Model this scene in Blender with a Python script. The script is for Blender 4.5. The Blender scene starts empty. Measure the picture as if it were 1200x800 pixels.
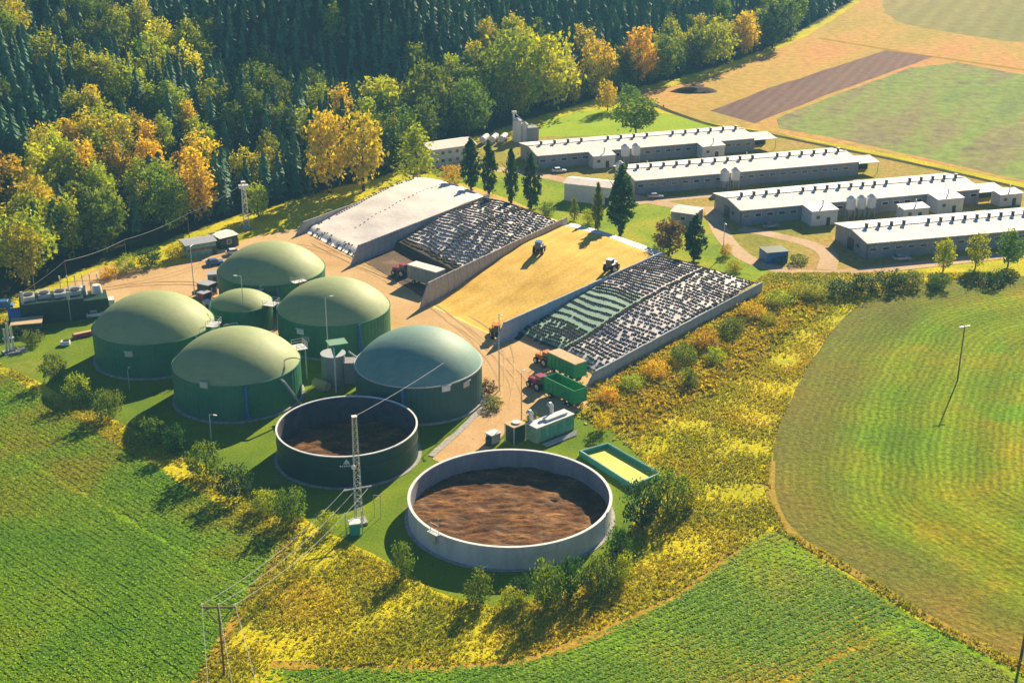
import bpy, math, random
import numpy as np
from mathutils import Vector, Matrix, noise
from mathutils.geometry import delaunay_2d_cdt
random.seed(11); rng = np.random.default_rng(11)
R = math.radians
SC = bpy.context.scene
# ------------------------------------------------------------ camera, sky, sun, exposure
CAM_H = 106.0; PITCH = R(22.1); FPX = 1600.0
cd = bpy.data.cameras.new('camera'); cam = bpy.data.objects.new('camera', cd)
SC.collection.objects.link(cam); SC.camera = cam
cam.location = (0, 0, CAM_H); cam.rotation_euler = (R(90) - PITCH, 0, 0)
cd.sensor_width = 36; cd.lens = 36 * FPX / 1200; cd.clip_start = 1; cd.clip_end = 20000
SUN_EL = R(27); SUN_AZ = R(25)
w = bpy.data.worlds.new('World'); SC.world = w; w.use_nodes = True
nt = w.node_tree; bg = nt.nodes['Background']
sk = nt.nodes.new('ShaderNodeTexSky'); sk.sky_type = 'NISHITA'; sk.sun_disc = False
sk.sun_elevation = SUN_EL; sk.sun_rotation = SUN_AZ; sk.air_density = 0.7; sk.ozone_density = 5; sk.dust_density = 0
nt.links.new(sk.outputs[0], bg.inputs[0]); bg.inputs[1].default_value = 0.05
sl = bpy.data.lights.new('sun', 'SUN'); so = bpy.data.objects.new('sun', sl); SC.collection.objects.link(so)
sl.energy = 5.0; sl.angle = R(0.5); sl.color = (1.0, 0.82, 0.54)
sd = Vector((math.sin(SUN_AZ) * math.cos(SUN_EL), math.cos(SUN_AZ) * math.cos(SUN_EL), math.sin(SUN_EL)))
so.rotation_euler = sd.to_track_quat('Z', 'Y').to_euler()
SC.view_settings.view_transform = 'Standard'; SC.view_settings.look = 'None'
SC.view_settings.exposure = 1.25; SC.view_settings.gamma = 1
SC.cycles.volume_bounces = 0; SC.cycles.max_bounces = 6; SC.cycles.transparent_max_bounces = 8

# ------------------------------------------------------------ helpers
cp, sp_ = math.cos(PITCH), math.sin(PITCH)
def G(u, v, z=0.0):
    """world point at height z seen at pixel (u, v) of the 1200x800 photograph"""
    dx = (u - 600) / FPX; dy = (400 - v) / FPX
    Y = cp + dy * sp_; Z = -sp_ + dy * cp
    t = (z - CAM_H) / Z
    return Vector((dx * t, Y * t, z))
def PR(x, y, z):
    z = z - CAM_H
    d = y * cp - z * sp_; up = y * sp_ + z * cp
    return 600 + FPX * x / d, 400 - FPX * up / d, FPX / d
def link(o, parent=None):
    SC.collection.objects.link(o)
    if parent is not None: o.parent = parent
    return o
def tag(o, label=None, cat=None, group=None, kind=None):
    if label: o['label'] = label
    if cat: o['category'] = cat
    if group: o['group'] = group
    if kind: o['kind'] = kind
    return o
def thing(name, label, cat, loc=(0, 0, 0), rz=0.0, group=None):
    o = bpy.data.objects.new(name, None); link(o); o.location = loc; o.rotation_euler = (0, 0, rz)
    o.empty_display_size = .5
    return tag(o, label, cat, group)
def copy_tree(o, loc=None, rz=None, label=None, parent=None, scale=None):
    c = o.copy(); SC.collection.objects.link(c)
    if parent is not None: c.parent = parent
    if loc is not None: c.location = loc
    if rz is not None: c.rotation_euler = (0, 0, rz)
    if label: c['label'] = label
    if scale is not None: c.scale = scale
    for ch in list(o.children): copy_tree(ch, parent=c)
    return c
def npmesh(name, V, Fc, mats, parent=None, smooth=False, fmat=None, loc=None, attr=None):
    """V (n,3), Fc (m,k) uniform polygons"""
    me = bpy.data.meshes.new(name); V = np.asarray(V, dtype=np.float32); Fc = np.asarray(Fc, dtype=np.int32)
    me.vertices.add(len(V)); me.vertices.foreach_set('co', V.ravel())
    m, k = Fc.shape
    me.loops.add(m * k); me.loops.foreach_set('vertex_index', Fc.ravel())
    me.polygons.add(m); me.polygons.foreach_set('loop_start', np.arange(0, m * k, k, dtype=np.int32))
    if fmat is not None: me.polygons.foreach_set('material_index', np.asarray(fmat, dtype=np.int32))
    if smooth: me.polygons.foreach_set('use_smooth', np.ones(m, dtype=bool))
    if attr:
        for an, av in attr.items():
            a = me.attributes.new(an, 'FLOAT', 'POINT'); a.data.foreach_set('value', np.asarray(av, dtype=np.float32))
    for mm in (mats if isinstance(mats, (list, tuple)) else [mats]): me.materials.append(mm)
    me.update(calc_edges=True); me.validate()
    o = bpy.data.objects.new(name, me); link(o, parent)
    if loc is not None: o.location = loc
    return o
class MB:
    def __init__(s): s.v = []; s.f = []; s.m = []
    def add(s, vs, fs, m=0):
        b = len(s.v); s.v += [tuple(x) for x in vs]; s.f += [tuple(b + i for i in f) for f in fs]; s.m += [m] * len(fs); return s
    def box(s, c, d, rz=0, m=0, taper=1.0):
        x, y, z = d[0] / 2, d[1] / 2, d[2] / 2; ca, sa = math.cos(rz), math.sin(rz); vs = []
        for dz in (-1, 1):
            k = taper if dz > 0 else 1
            for ax, ay in ((-1, -1), (1, -1), (1, 1), (-1, 1)):
                px, py = ax * x * k, ay * y * k
                vs.append((c[0] + px * ca - py * sa, c[1] + px * sa + py * ca, c[2] + dz * z))
        return s.add(vs, [(3, 2, 1, 0), (4, 5, 6, 7), (0, 1, 5, 4), (1, 2, 6, 5), (2, 3, 7, 6), (3, 0, 4, 7)], m)
    def cyl(s, p0, p1, r0, r1=None, n=10, m=0, caps=True):
        r1 = r0 if r1 is None else r1; p0 = Vector(p0); p1 = Vector(p1); d = (p1 - p0).normalized()
        a = d.orthogonal().normalized(); b = d.cross(a); vs = []
        for p, r in ((p0, r0), (p1, r1)):
            for i in range(n):
                t = 2 * math.pi * i / n; vs.append(p + (a * math.cos(t) + b * math.sin(t)) * r)
        fs = [(i, (i + 1) % n, n + (i + 1) % n, n + i) for i in range(n)]
        if caps: fs += [tuple(range(n - 1, -1, -1)), tuple(range(n, 2 * n))]
        return s.add(vs, fs, m)
    def tube(s, path, r, n=8, m=0):
        for a, b in zip(path[:-1], path[1:]): s.cyl(a, b, r, r, n, m)
        return s
    def lathe(s, prof, n=48, m=0, c=(0, 0, 0), a0=0.0):
        vs = []
        for r, z in prof:
            for i in range(n):
                t = 2 * math.pi * i / n + a0; vs.append((c[0] + r * math.cos(t), c[1] + r * math.sin(t), c[2] + z))
        fs = []
        for j in range(len(prof) - 1):
            for i in range(n):
                k = (i + 1) % n; fs.append((j * n + i, j * n + k, (j + 1) * n + k, (j + 1) * n + i))
        return s.add(vs, fs, m)
    def prism(s, pts, y0, y1, m=0):
        """profile in xz extruded along y"""
        n = len(pts); vs = [(p[0], y0, p[1]) for p in pts] + [(p[0], y1, p[1]) for p in pts]
        fs = [tuple(range(n)), tuple(range(2 * n - 1, n - 1, -1))] + [(i, n + i, n + (i + 1) % n, (i + 1) % n) for i in range(n)]
        return s.add(vs, fs, m)
    def build(s, name, mats, parent=None, smooth=False, loc=None, rz=None, bevel=0):
        me = bpy.data.meshes.new(name); me.from_pydata(s.v, [], s.f)
        for mm in (mats if isinstance(mats, (list, tuple)) else [mats]): me.materials.append(mm)
        me.polygons.foreach_set('material_index', s.m)
        if smooth: me.polygons.foreach_set('use_smooth', [True] * len(me.polygons))
        me.update(); o = bpy.data.objects.new(name, me); link(o, parent)
        if loc is not None: o.location = loc
        if rz is not None: o.rotation_euler = (0, 0, rz)
        if bevel:
            b = o.modifiers.new('bevel', 'BEVEL'); b.width = bevel; b.segments = 2; b.limit_method = 'ANGLE'
        return o

# ------------------------------------------------------------ materials
def nodes(name):
    m = bpy.data.materials.new(name); m.use_nodes = True; n = m.node_tree; return m, n, n.nodes['Principled BSDF']
def N(n, t, **kw):
    x = n.nodes.new(t)
    for k, v in kw.items():
        if isinstance(k, str) and hasattr(x, k): setattr(x, k, v)
        else: x.inputs[k].default_value = v
    return x
def ramp(n, fac, stops):
    r = n.nodes.new('ShaderNodeValToRGB'); e = r.color_ramp.elements
    while len(e) < len(stops): e.new(0.5)
    for i, (p, c) in enumerate(stops): e[i].position = p; e[i].color = (*c, 1)
    n.links.new(fac, r.inputs[0]); return r.outputs[0]
def noise_tex(n, vec, scale, detail=6, rough=.6, dist=0):
    x = n.nodes.new('ShaderNodeTexNoise'); x.inputs['Scale'].default_value = scale; x.inputs['Detail'].default_value = detail
    x.inputs['Roughness'].default_value = rough; x.inputs['Distortion'].default_value = dist
    n.links.new(vec, x.inputs['Vector']); return x.outputs[0]
def mapping(n, vec, rz=0, sc=(1, 1, 1), loc=(0, 0, 0)):
    x = n.nodes.new('ShaderNodeMapping'); x.vector_type = 'POINT'; x.inputs['Rotation'].default_value = (0, 0, rz)
    x.inputs['Scale'].default_value = sc; x.inputs['Location'].default_value = loc; n.links.new(vec, x.inputs[0]); return x.outputs[0]
def mixc(n, fac, a, b, mode='MIX'):
    x = n.nodes.new('ShaderNodeMix'); x.data_type = 'RGBA'; x.blend_type = mode
    for s, val in ((x.inputs[0], fac), (x.inputs[6], a), (x.inputs[7], b)):
        if isinstance(val, (int, float)): s.default_value = val
        elif isinstance(val, tuple): s.default_value = (*val, 1)
        else: n.links.new(val, s)
    return x.outputs[2]
def math_(n, op, a, b=None, c=None):
    x = n.nodes.new('ShaderNodeMath'); x.operation = op
    for i, val in enumerate((a, b, c)):
        if val is None: continue
        if isinstance(val, (int, float)): x.inputs[i].default_value = val
        else: n.links.new(val, x.inputs[i])
    return x.outputs[0]
def bump(n, p, h, strength, dist=1.0):
    b = n.nodes.new('ShaderNodeBump'); b.inputs['Strength'].default_value = strength; b.inputs['Distance'].default_value = dist
    n.links.new(h, b.inputs['Height']); n.links.new(b.outputs[0], p.inputs['Normal'])
def mat(name, stops, scale=1.0, rough=.8, detail=5, bmp=0, bscale=None, metal=0, rz=0, sc=(1, 1, 1), fine=None, spec=.15, world=False):
    m, n, p = nodes(name)
    if world: vec = N(n, 'ShaderNodeNewGeometry').outputs['Position']
    else: vec = N(n, 'ShaderNodeTexCoord').outputs['Object']
    if len(stops) == 3 and isinstance(stops[0], float): c = stops; stops = [(.3, tuple(x * .82 for x in c)), (.7, tuple(min(1, x * 1.12) for x in c))]
    v2 = mapping(n, mapping(n, vec, rz), 0, sc)
    f = noise_tex(n, v2, scale, detail)
    col = ramp(n, f, stops)
    if fine:
        g = noise_tex(n, vec, fine[0], 3, .7); col = mixc(n, 1.0, col, ramp(n, g, [(.3, (1 - fine[1],) * 3), (.7, (1 + fine[1],) * 3)]), 'MULTIPLY')
    n.links.new(col, p.inputs['Base Color']); p.inputs['Roughness'].default_value = rough; p.inputs['Metallic'].default_value = metal
    p.inputs['Specular IOR Level'].default_value = spec
    if bmp: bump(n, p, noise_tex(n, v2 if sc != (1, 1, 1) else vec, bscale or scale * 4, 6, .65), bmp, .3)
    return m
def foliage(name, base=None, transl=.35, var=.45, nscale=.25, sat=None):
    """leaf material; colour from the object's own colour when base is None"""
    m, n, p = nodes(name)
    geo = N(n, 'ShaderNodeNewGeometry')
    if base is None: col = N(n, 'ShaderNodeObjectInfo').outputs['Color']
    else: col = ramp(n, noise_tex(n, geo.outputs['Position'], nscale, 3), base)
    isl = ramp(n, geo.outputs['Random Per Island'], [(0, (1 - var, 1 - var, 1 - var)), (.6, (1, 1, 1)), (1, (1 + var, 1 + var * .8, 1 - var * .2))])
    col = mixc(n, 1.0, col, isl, 'MULTIPLY')
    n.links.new(col, p.inputs['Base Color']); p.inputs['Roughness'].default_value = .7; p.inputs['Specular IOR Level'].default_value = .15
    tr = N(n, 'ShaderNodeBsdfTranslucent'); n.links.new(mixc(n, 1.0, col, (1.25, 1.15, .5), 'MULTIPLY'), tr.inputs[0])
    mx = N(n, 'ShaderNodeMixShader'); mx.inputs[0].default_value = transl
    n.links.new(p.outputs[0], mx.inputs[1]); n.links.new(tr.outputs[0], mx.inputs[2])
    n.links.new(mx.outputs[0], n.nodes['Material Output'].inputs[0]); return m
def field(name, stops, scale, fine=(1.5, .35), lines=None, rz=0, sc=(1, 1, 1), bmp=.5, patch=None, attr=None, edge=None):
    """soil or crop seen from far: large patches, fine mottling, cultivated rows (lines=(spacing, strength))"""
    m, n, p = nodes(name); pos = N(n, 'ShaderNodeNewGeometry').outputs['Position']
    v2 = mapping(n, mapping(n, pos, rz), 0, sc)
    big = noise_tex(n, v2, scale, 5, .6, .4)
    col = ramp(n, big, stops)
    if patch: col = mixc(n, ramp(n, noise_tex(n, pos, patch[0], 6, .7), [(patch[1], (0, 0, 0)), (patch[1] + .12, (1, 1, 1))]), col, patch[2])
    fn = noise_tex(n, pos, fine[0], 4, .75)
    col = mixc(n, 1.0, col, ramp(n, fn, [(.32, (1 - fine[1],) * 3), (.68, (1 + fine[1],) * 3)]), 'MULTIPLY')
    h = fn
    if lines:
        if attr:
            a = N(n, 'ShaderNodeAttribute'); a.attribute_name = attr; co = a.outputs['Fac']
            co = math_(n, 'ADD', co, math_(n, 'MULTIPLY', noise_tex(n, pos, .08, 3), 3.0))
        else:
            s = N(n, 'ShaderNodeSeparateXYZ'); n.links.new(mapping(n, pos, rz), s.inputs[0]); co = s.outputs[1]
            co = math_(n, 'ADD', co, math_(n, 'MULTIPLY', noise_tex(n, pos, .05, 3), 3.0))
        for spc, st in lines:
            wv = math_(n, 'SINE', math_(n, 'MULTIPLY', co, 2 * math.pi / spc))
            gate = noise_tex(n, pos, .03 + .05 / spc, 3)
            k = math_(n, 'MULTIPLY', math_(n, 'MULTIPLY', wv, gate), st * 1.6)
            col = mixc(n, 1.0, col, mixc(n, math_(n, 'ADD', math_(n, 'MULTIPLY', k, .5), .5), (.0, .0, .0), (2., 2., 2.)), 'MULTIPLY')
    if edge:
        a = N(n, 'ShaderNodeAttribute'); a.attribute_name = attr
        d = math_(n, 'ADD', a.outputs['Fac'], math_(n, 'MULTIPLY', math_(n, 'SUBTRACT', noise_tex(n, pos, .05, 5, .7), .5), 26.0))
        col = mixc(n, ramp(n, math_(n, 'DIVIDE', d, 40.0), [(.05, (edge[1],) * 3), (.42, (0, 0, 0))]), col, mixc(n, 1.0, edge[0], ramp(n, fn, [(.3, (.6,) * 3), (.7, (1.4,) * 3)]), 'MULTIPLY'))
    n.links.new(col, p.inputs['Base Color']); p.inputs['Roughness'].default_value = .95; p.inputs['Specular IOR Level'].default_value = .05
    bump(n, p, h, bmp, .4); return m

M = {}
M['meadow'] = field('dry_meadow', [(.25, (.22, .24, .012)), (.42, (.42, .36, .012)), (.58, (.56, .44, .02)), (.78, (.58, .38, .05))], .05, (1.3, .45), patch=(.035, .56, (.17, .22, .015)), bmp=.9)
def ground_mat():
    m, n, p = nodes('meadow_and_forest_floor'); pos = N(n, 'ShaderNodeNewGeometry').outputs['Position']
    c1 = ramp(n, noise_tex(n, pos, .05, 5, .6, .4), [(.25, (.36, .38, .012)), (.42, (.54, .50, .012)), (.58, (.66, .57, .02)), (.78, (.64, .48, .04))])
    c1 = mixc(n, ramp(n, noise_tex(n, pos, .035, 6, .7), [(.54, (0, 0, 0)), (.66, (1, 1, 1))]), c1, (.34, .42, .015))
    fn = noise_tex(n, pos, 1.6, 5, .75); c1 = mixc(n, 1.0, c1, ramp(n, fn, [(.32, (.55,) * 3), (.68, (1.35,) * 3)]), 'MULTIPLY')
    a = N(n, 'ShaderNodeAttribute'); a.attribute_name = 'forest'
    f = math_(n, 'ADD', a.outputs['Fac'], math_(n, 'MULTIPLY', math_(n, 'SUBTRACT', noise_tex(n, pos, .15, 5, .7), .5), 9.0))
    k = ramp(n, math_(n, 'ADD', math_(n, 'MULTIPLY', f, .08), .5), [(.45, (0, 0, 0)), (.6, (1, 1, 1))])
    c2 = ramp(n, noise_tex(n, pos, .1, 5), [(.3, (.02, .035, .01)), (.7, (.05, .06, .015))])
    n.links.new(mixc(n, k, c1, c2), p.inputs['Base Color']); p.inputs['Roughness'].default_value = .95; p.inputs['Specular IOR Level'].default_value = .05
    bump(n, p, fn, .8, .4); return m
M['lawn'] = field('mown_grass', [(.3, (.10, .18, .010)), (.6, (.18, .26, .010)), (.8, (.28, .30, .02))], .08, (2.0, .22), bmp=.4, patch=(.07, .6, (.33, .27, .05)))
M['brightlawn'] = field('bright_grass', [(.3, (.24, .38, .015)), (.7, (.34, .46, .02))], .05, (1.2, .2), bmp=.3)
M['roughlawn'] = field('rough_bright_grass', [(.3, (.13, .22, .015)), (.5, (.24, .34, .015)), (.68, (.38, .36, .03))], .08, (1.2, .35), bmp=.5)
M['crop'] = field('green_crop', [(.3, (.12, .27, .006)), (.46, (.18, .34, .006)), (.61, (.25, .28, .008)), (.76, (.34, .23, .01))], .022, (1.0, .55), rz=R(42), lines=[(1.1, .12), (18, .08)], bmp=1.0, patch=(.03, .63, (.32, .25, .012)))
M['crop2'] = field('green_crop_young', [(.3, (.11, .26, .006)), (.46, (.17, .32, .006)), (.57, (.30, .27, .008)), (.7, (.40, .22, .01))], .025, (1.0, .55), rz=R(40), lines=[(1.5, .15), (9, .15)], bmp=1.0)
M['curved'] = field('cultivated_rows', [(.28, (.09, .14, .012)), (.42, (.13, .24, .006)), (.54, (.2, .25, .006)), (.66, (.36, .27, .008)), (.76, (.28, .17, .025))], .022, (1.1, .5), lines=[(1.25, .2), (3.6, .07), (13, .14)], attr='rows', edge=((.18, .13, .04), .65), bmp=.8, patch=(.014, .56, (.12, .28, .008)))
M['far_green'] = field('far_green_field', [(.3, (.15, .22, .07)), (.45, (.22, .30, .07)), (.58, (.25, .24, .10)), (.72, (.2, .17, .12))], .035, (.25, .3), rz=R(-65), sc=(.22, 1.6, 1), bmp=.3, patch=(.05, .56, (.16, .13, .11)))
M['orange'] = field('stubble_field', [(.3, (.36, .30, .06)), (.48, (.50, .32, .08)), (.62, (.56, .28, .10)), (.75, (.40, .24, .13))], .02, (.3, .25), rz=R(-66), sc=(.3, 1.4, 1), bmp=.3)
M['olive'] = field('olive_field', [(.3, (.2, .22, .07)), (.7, (.34, .28, .1))], .01, (.2, .2), rz=R(-66), sc=(.3, 1.3, 1), lines=[(10, .08)], bmp=.3)
M['ploughed'] = field('ploughed_soil', [(.3, (.16, .1, .09)), (.7, (.22, .14, .11))], .03, (.4, .2), rz=R(-66), sc=(.4, 1, 1), lines=[(4, .12)], bmp=.5)
M['verge'] = field('rough_verge', [(.3, (.2, .22, .03)), (.5, (.34, .3, .05)), (.7, (.45, .28, .1))], .04, (.8, .35), bmp=.6)
M['sand'] = field('compacted_sand', [(.3, (.50, .31, .14)), (.6, (.60, .41, .21)), (.8, (.55, .40, .25))], .06, (1.5, .14), bmp=.15, patch=(.09, .56, (.50, .33, .14)))
M['track'] = field('dirt_track', [(.3, (.5, .34, .2)), (.7, (.6, .45, .3))], .08, (1., .15), bmp=.2)
M['drytrack'] = field('dry_grass_track', [(.3, (.33, .24, .03)), (.7, (.45, .3, .06))], .1, (1.2, .3), bmp=.3)
M['brownstrip'] = field('bare_strip', [(.3, (.36, .24, .02)), (.7, (.46, .30, .04))], .1, (1.2, .35), bmp=.6)
M['forestfloor'] = field('forest_floor', [(.3, (.02, .03, .01)), (.7, (.05, .05, .015))], .1, (.5, .4), bmp=.6)
M['concrete'] = mat('concrete', [(.3, (.24, .23, .24)), (.5, (.36, .35, .35)), (.75, (.46, .45, .43))], .5, .85, bmp=.2, fine=(3, .12), sc=(2.5, 2.5, .5))
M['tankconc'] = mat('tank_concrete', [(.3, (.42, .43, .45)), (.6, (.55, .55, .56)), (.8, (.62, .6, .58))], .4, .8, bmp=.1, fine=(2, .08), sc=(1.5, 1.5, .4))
M['pitwall'] = mat('shaded_concrete', [(.3, (.2, .21, .23)), (.7, (.3, .3, .31))], .4, .8, fine=(2, .1), sc=(1.5, 1.5, .4))  # inner tank concrete, colour darkened to paint in the wall's shade
M['tankinner'] = mat('tank_lining', [(.3, (.05, .06, .07)), (.7, (.1, .1, .11))], .5, .7)
M['greenwall'] = mat('green_cladding', [(.3, (.04, .17, .085)), (.7, (.06, .21, .11))], .3, .5, fine=(1, .1))
M['darkwall'] = mat('dark_green_cladding', [(.3, (.02, .05, .035)), (.7, (.03, .07, .05))], .4, .45)
M['bluewall'] = mat('blue_green_cladding', [(.3, (.035, .1, .085)), (.7, (.05, .13, .11))], .3, .5)
def membrane(name, c1, c2):
    m, n, p = nodes(name); vec = N(n, 'ShaderNodeTexCoord').outputs['Object']
    col = ramp(n, noise_tex(n, vec, .14, 7, .65), [(.3, c1), (.7, c2)])
    col = mixc(n, 1.0, col, ramp(n, noise_tex(n, mapping(n, vec, 0, (.25, 2.2, 1)), .8, 5, .7), [(.3, (.88, .87, .84)), (.65, (1.04,) * 3)]), 'MULTIPLY')
    sp = N(n, 'ShaderNodeSeparateXYZ'); n.links.new(mapping(n, vec, R(20)), sp.inputs[0])
    seam = math_(n, 'PINGPONG', sp.outputs[0], 1.6)
    col = mixc(n, 1.0, col, ramp(n, seam, [(0, (.86, .86, .84)), (.07, (1, 1, 1))]), 'MULTIPLY')
    spot = noise_tex(n, vec, 2.2, 3, .6); col = mixc(n, ramp(n, spot, [(.68, (0, 0, 0)), (.74, (.35, .35, .35))]), col, (.10, .11, .05))
    n.links.new(col, p.inputs['Base Color']); p.inputs['Roughness'].default_value = .62; p.inputs['Specular IOR Level'].default_value = .25
    bump(n, p, noise_tex(n, vec, .5, 4, .6), .12, .3); return m
M['dome'] = membrane('green_membrane', (.27, .34, .15), (.33, .40, .19))
M['domeblue'] = membrane('blue_green_membrane', (.15, .28, .25), (.19, .33, .29))
M['white'] = mat('white_paint', (.72, .72, .72), .6, .6, fine=(2, .05))
M['roof'] = mat('pale_roof_sheet', [(.22, (.64, .54, .45)), (.45, (.82, .75, .68)), (.75, (.88, .82, .76))], .35, .7, fine=(1.2, .1), sc=(2.2, .25, 1))
M['plaster'] = mat('grey_plaster', [(.3, (.24, .26, .28)), (.7, (.33, .34, .35))], .5, .85, fine=(2, .08), sc=(1, 1, .4))
M['lightwall'] = mat('white_plaster', [(.3, (.58, .57, .55)), (.7, (.68, .67, .64))], .5, .85, fine=(2, .06))
M['steel'] = mat('galvanised_steel', [(.3, (.45, .47, .5)), (.7, (.6, .62, .64))], 2, .45, metal=.5)
M['darksteel'] = mat('dark_steel', (.07, .075, .08), 2, .5, metal=.4)
M['rubber'] = mat('rubber', (.018, .018, .02), 3, .8)
M['glass'] = mat('dark_glass', (.03, .045, .06), 1, .1, spec=.8)
M['blue'] = mat('blue_paint', (.05, .17, .42), 1, .4)
M['teal'] = mat('teal_frame', (.05, .32, .27), 1, .6)
M['green'] = mat('green_paint', (.035, .34, .12), .8, .5, fine=(1.5, .12))
M['containergreen'] = mat('container_green', (.2, .36, .24), .8, .55, fine=(1.5, .1))
M['red'] = mat('red_paint', (.42, .04, .05), 1, .4)
M['magenta'] = mat('dull_red_paint', (.35, .06, .12), 1, .4)
M['yellow'] = mat('yellow_paint', (.62, .34, .03), 1, .5)
M['orangep'] = mat('orange_paint', (.6, .2, .03), 1, .5)
M['tan'] = mat('tan_tarpaulin', [(.3, (.5, .36, .2)), (.7, (.62, .46, .28))], 1, .8)
M['wood'] = mat('weathered_wood', [(.3, (.14, .09, .05)), (.7, (.22, .15, .09))], 2, .8, sc=(5, 5, .6))
M['bark'] = mat('bark', [(.3, (.06, .04, .025)), (.7, (.13, .09, .055))], 3, .9)
M['silage'] = mat('golden_chopped_silage', [(.3, (.62, .38, .06)), (.55, (.76, .49, .10)), (.8, (.78, .56, .18))], .12, .95, bmp=.25, bscale=1.2, fine=(1.8, .22), rz=R(-53), sc=(.5, 3, 1))
M['film'] = mat('white_silage_film', [(.3, (.72, .66, .62)), (.7, (.82, .77, .73))], .2, .6, bmp=.35, bscale=.7, fine=(1.5, .06))
M['filmgrey'] = mat('grey_white_silage_film', [(.3, (.42, .40, .43)), (.7, (.64, .61, .62))], .3, .6, bmp=.4, bscale=.8, fine=(1.5, .1))
M['net'] = mat('green_protection_net', [(.3, (.17, .31, .24)), (.7, (.27, .42, .33))], .15, .7, bmp=.3, bscale=.8, fine=(1.5, .08))
M['black'] = mat('black_shade', (.025, .027, .03), .8, .5, bmp=.2)  # black tone standing in for shade at the near end of the last clamp
M['clampfloor'] = field('stained_shaded_floor', [(.3, (.10, .08, .06)), (.55, (.17, .12, .08)), (.75, (.32, .2, .1))], .15, (1.5, .25), bmp=.3)  # brown stains, plus a darker tone painting in the clamp wall's shadow
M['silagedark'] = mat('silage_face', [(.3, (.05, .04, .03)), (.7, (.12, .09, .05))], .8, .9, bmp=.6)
M['slurry'] = mat('slurry_crust', [(.3, (.05, .022, .008)), (.46, (.12, .052, .016)), (.58, (.20, .09, .028)), (.74, (.38, .20, .06))], .3, .95, detail=9, bmp=1.0, bscale=.8, fine=(1.6, .4), sc=(.7, 1.7, 1))
_n = M['slurry'].node_tree; _p = _n.nodes['Principled BSDF']; _g = N(_n, 'ShaderNodeNewGeometry').outputs['Position']
_n.links.new(ramp(_n, noise_tex(_n, _g, .25, 5), [(.4, (.75,) * 3), (.55, (.98,) * 3)]), _p.inputs['Roughness'])
M['yellowliner'] = mat('yellow_green_liner', [(.3, (.5, .55, .08)), (.7, (.6, .62, .14))], .3, .6)
M['leaf'] = foliage('tree_leaves')
M['conifer'] = foliage('conifer_needles', None, .12, .4)
M['coniferfar'] = foliage('far_conifer_needles', [(.3, (.05, .15, .09)), (.55, (.08, .20, .10)), (.75, (.20, .28, .05))], .12, .45, .09)
M['tussock'] = foliage('dry_grass_blades', [(.3, (.32, .38, .012)), (.48, (.46, .46, .013)), (.64, (.58, .50, .02)), (.8, (.58, .44, .03))], .4, .35, .05)
M['cropleaf'] = foliage('crop_leaves', [(.36, (.16, .37, .006)), (.5, (.26, .44, .006)), (.62, (.36, .38, .008)), (.76, (.46, .32, .01))], .35, .45, .03)

# ------------------------------------------------------------ terrain
EDGE = [G(*p) for p in [(-500, 520), (-200, 415), (0, 352), (50, 340), (100, 316), (150, 298), (215, 276), (270, 257), (330, 240), (400, 219), (470, 202), (520, 172), (600, 148), (650, 131), (720, 110), (800, 90), (850, 76), (900, 57), (960, 27), (1000, 2), (1060, -50), (1120, -120)]]
EP = np.array([(p.x, p.y) for p in EDGE])
FP = np.vstack([EP, [(600, 2500), (-3000, 2500), (-3000, 200)]])
def inside(P, poly):
    x, y = P[:, 0], P[:, 1]; r = np.zeros(len(P), bool); n = len(poly)
    for i in range(n):
        x1, y1 = poly[i]; x2, y2 = poly[(i + 1) % n]
        c = ((y1 > y) != (y2 > y)) & (x < (x2 - x1) * (y - y1) / (y2 - y1 + 1e-12) + x1); r ^= c
    return r
def dpoly(P, line):
    d = np.full(len(P), 1e9)
    for a, b in zip(line[:-1], line[1:]):
        ab = b - a; t = np.clip(((P - a) @ ab) / (ab @ ab), 0, 1)
        d = np.minimum(d, np.hypot(*(P - a - t[:, None] * ab).T))
    return d
_r0 = G(250, 60); RIDGE = np.array([(-150., 415.), (-72., 452.), (-20., 468.), (10., 500.), (30., 560.)])
def hill(P):
    P = np.asarray(P, float).reshape(-1, 2)
    d = dpoly(P, EP) * inside(P, FP)
    h = .27 * np.maximum(0, d - 14) ** 1.0
    h = np.where(h > 90, 90 + (h - 90) * .12, h)
    # steep shaded flank of the second ridge
    rd = (P[:, 0] + 75) * (-.42) + (P[:, 1] - 452) * .9
    lat = np.exp(-((P[:, 0] + 62) / 42.0) ** 4)
    st = 1 / (1 + np.exp(-(rd - 22) / 6.0))
    h = h + lat * st * 26 * (d > 14)
    h = h - lat * np.exp(-((rd - 4) / 12.0) ** 2) * 9 * (d > 14)
    return h
def hz(x, y): return float(hill([(x, y)])[0])
xs = np.concatenate([[-6000, -3500, -2000, -1200, -700], np.arange(-460, 521, 5), [700, 1100, 2000, 3500, 6000]])
ys = np.concatenate([[-3000, -1000, -300, 0], np.arange(60, 1001, 5), [1150, 1400, 2000, 3500, 8000]])
XX, YY = np.meshgrid(xs, ys); PP = np.column_stack([XX.ravel(), YY.ravel()]); ZZ = hill(PP)
nx, ny = len(xs), len(ys); I = np.arange(nx * ny).reshape(ny, nx)
Fq = np.column_stack([I[:-1, :-1].ravel(), I[:-1, 1:].ravel(), I[1:, 1:].ravel(), I[1:, :-1].ravel()])
fin = dpoly(PP, EP) * np.where(inside(PP, FP), 1, -1); fin = np.clip(fin, -60, 60)
gnd = npmesh('ground', np.column_stack([PP, ZZ]), Fq, [ground_mat()], smooth=True, attr={'forest': fin})
tag(gnd, 'yellow dry meadow around the plant rising into the wooded hillside', kind='structure')

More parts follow.
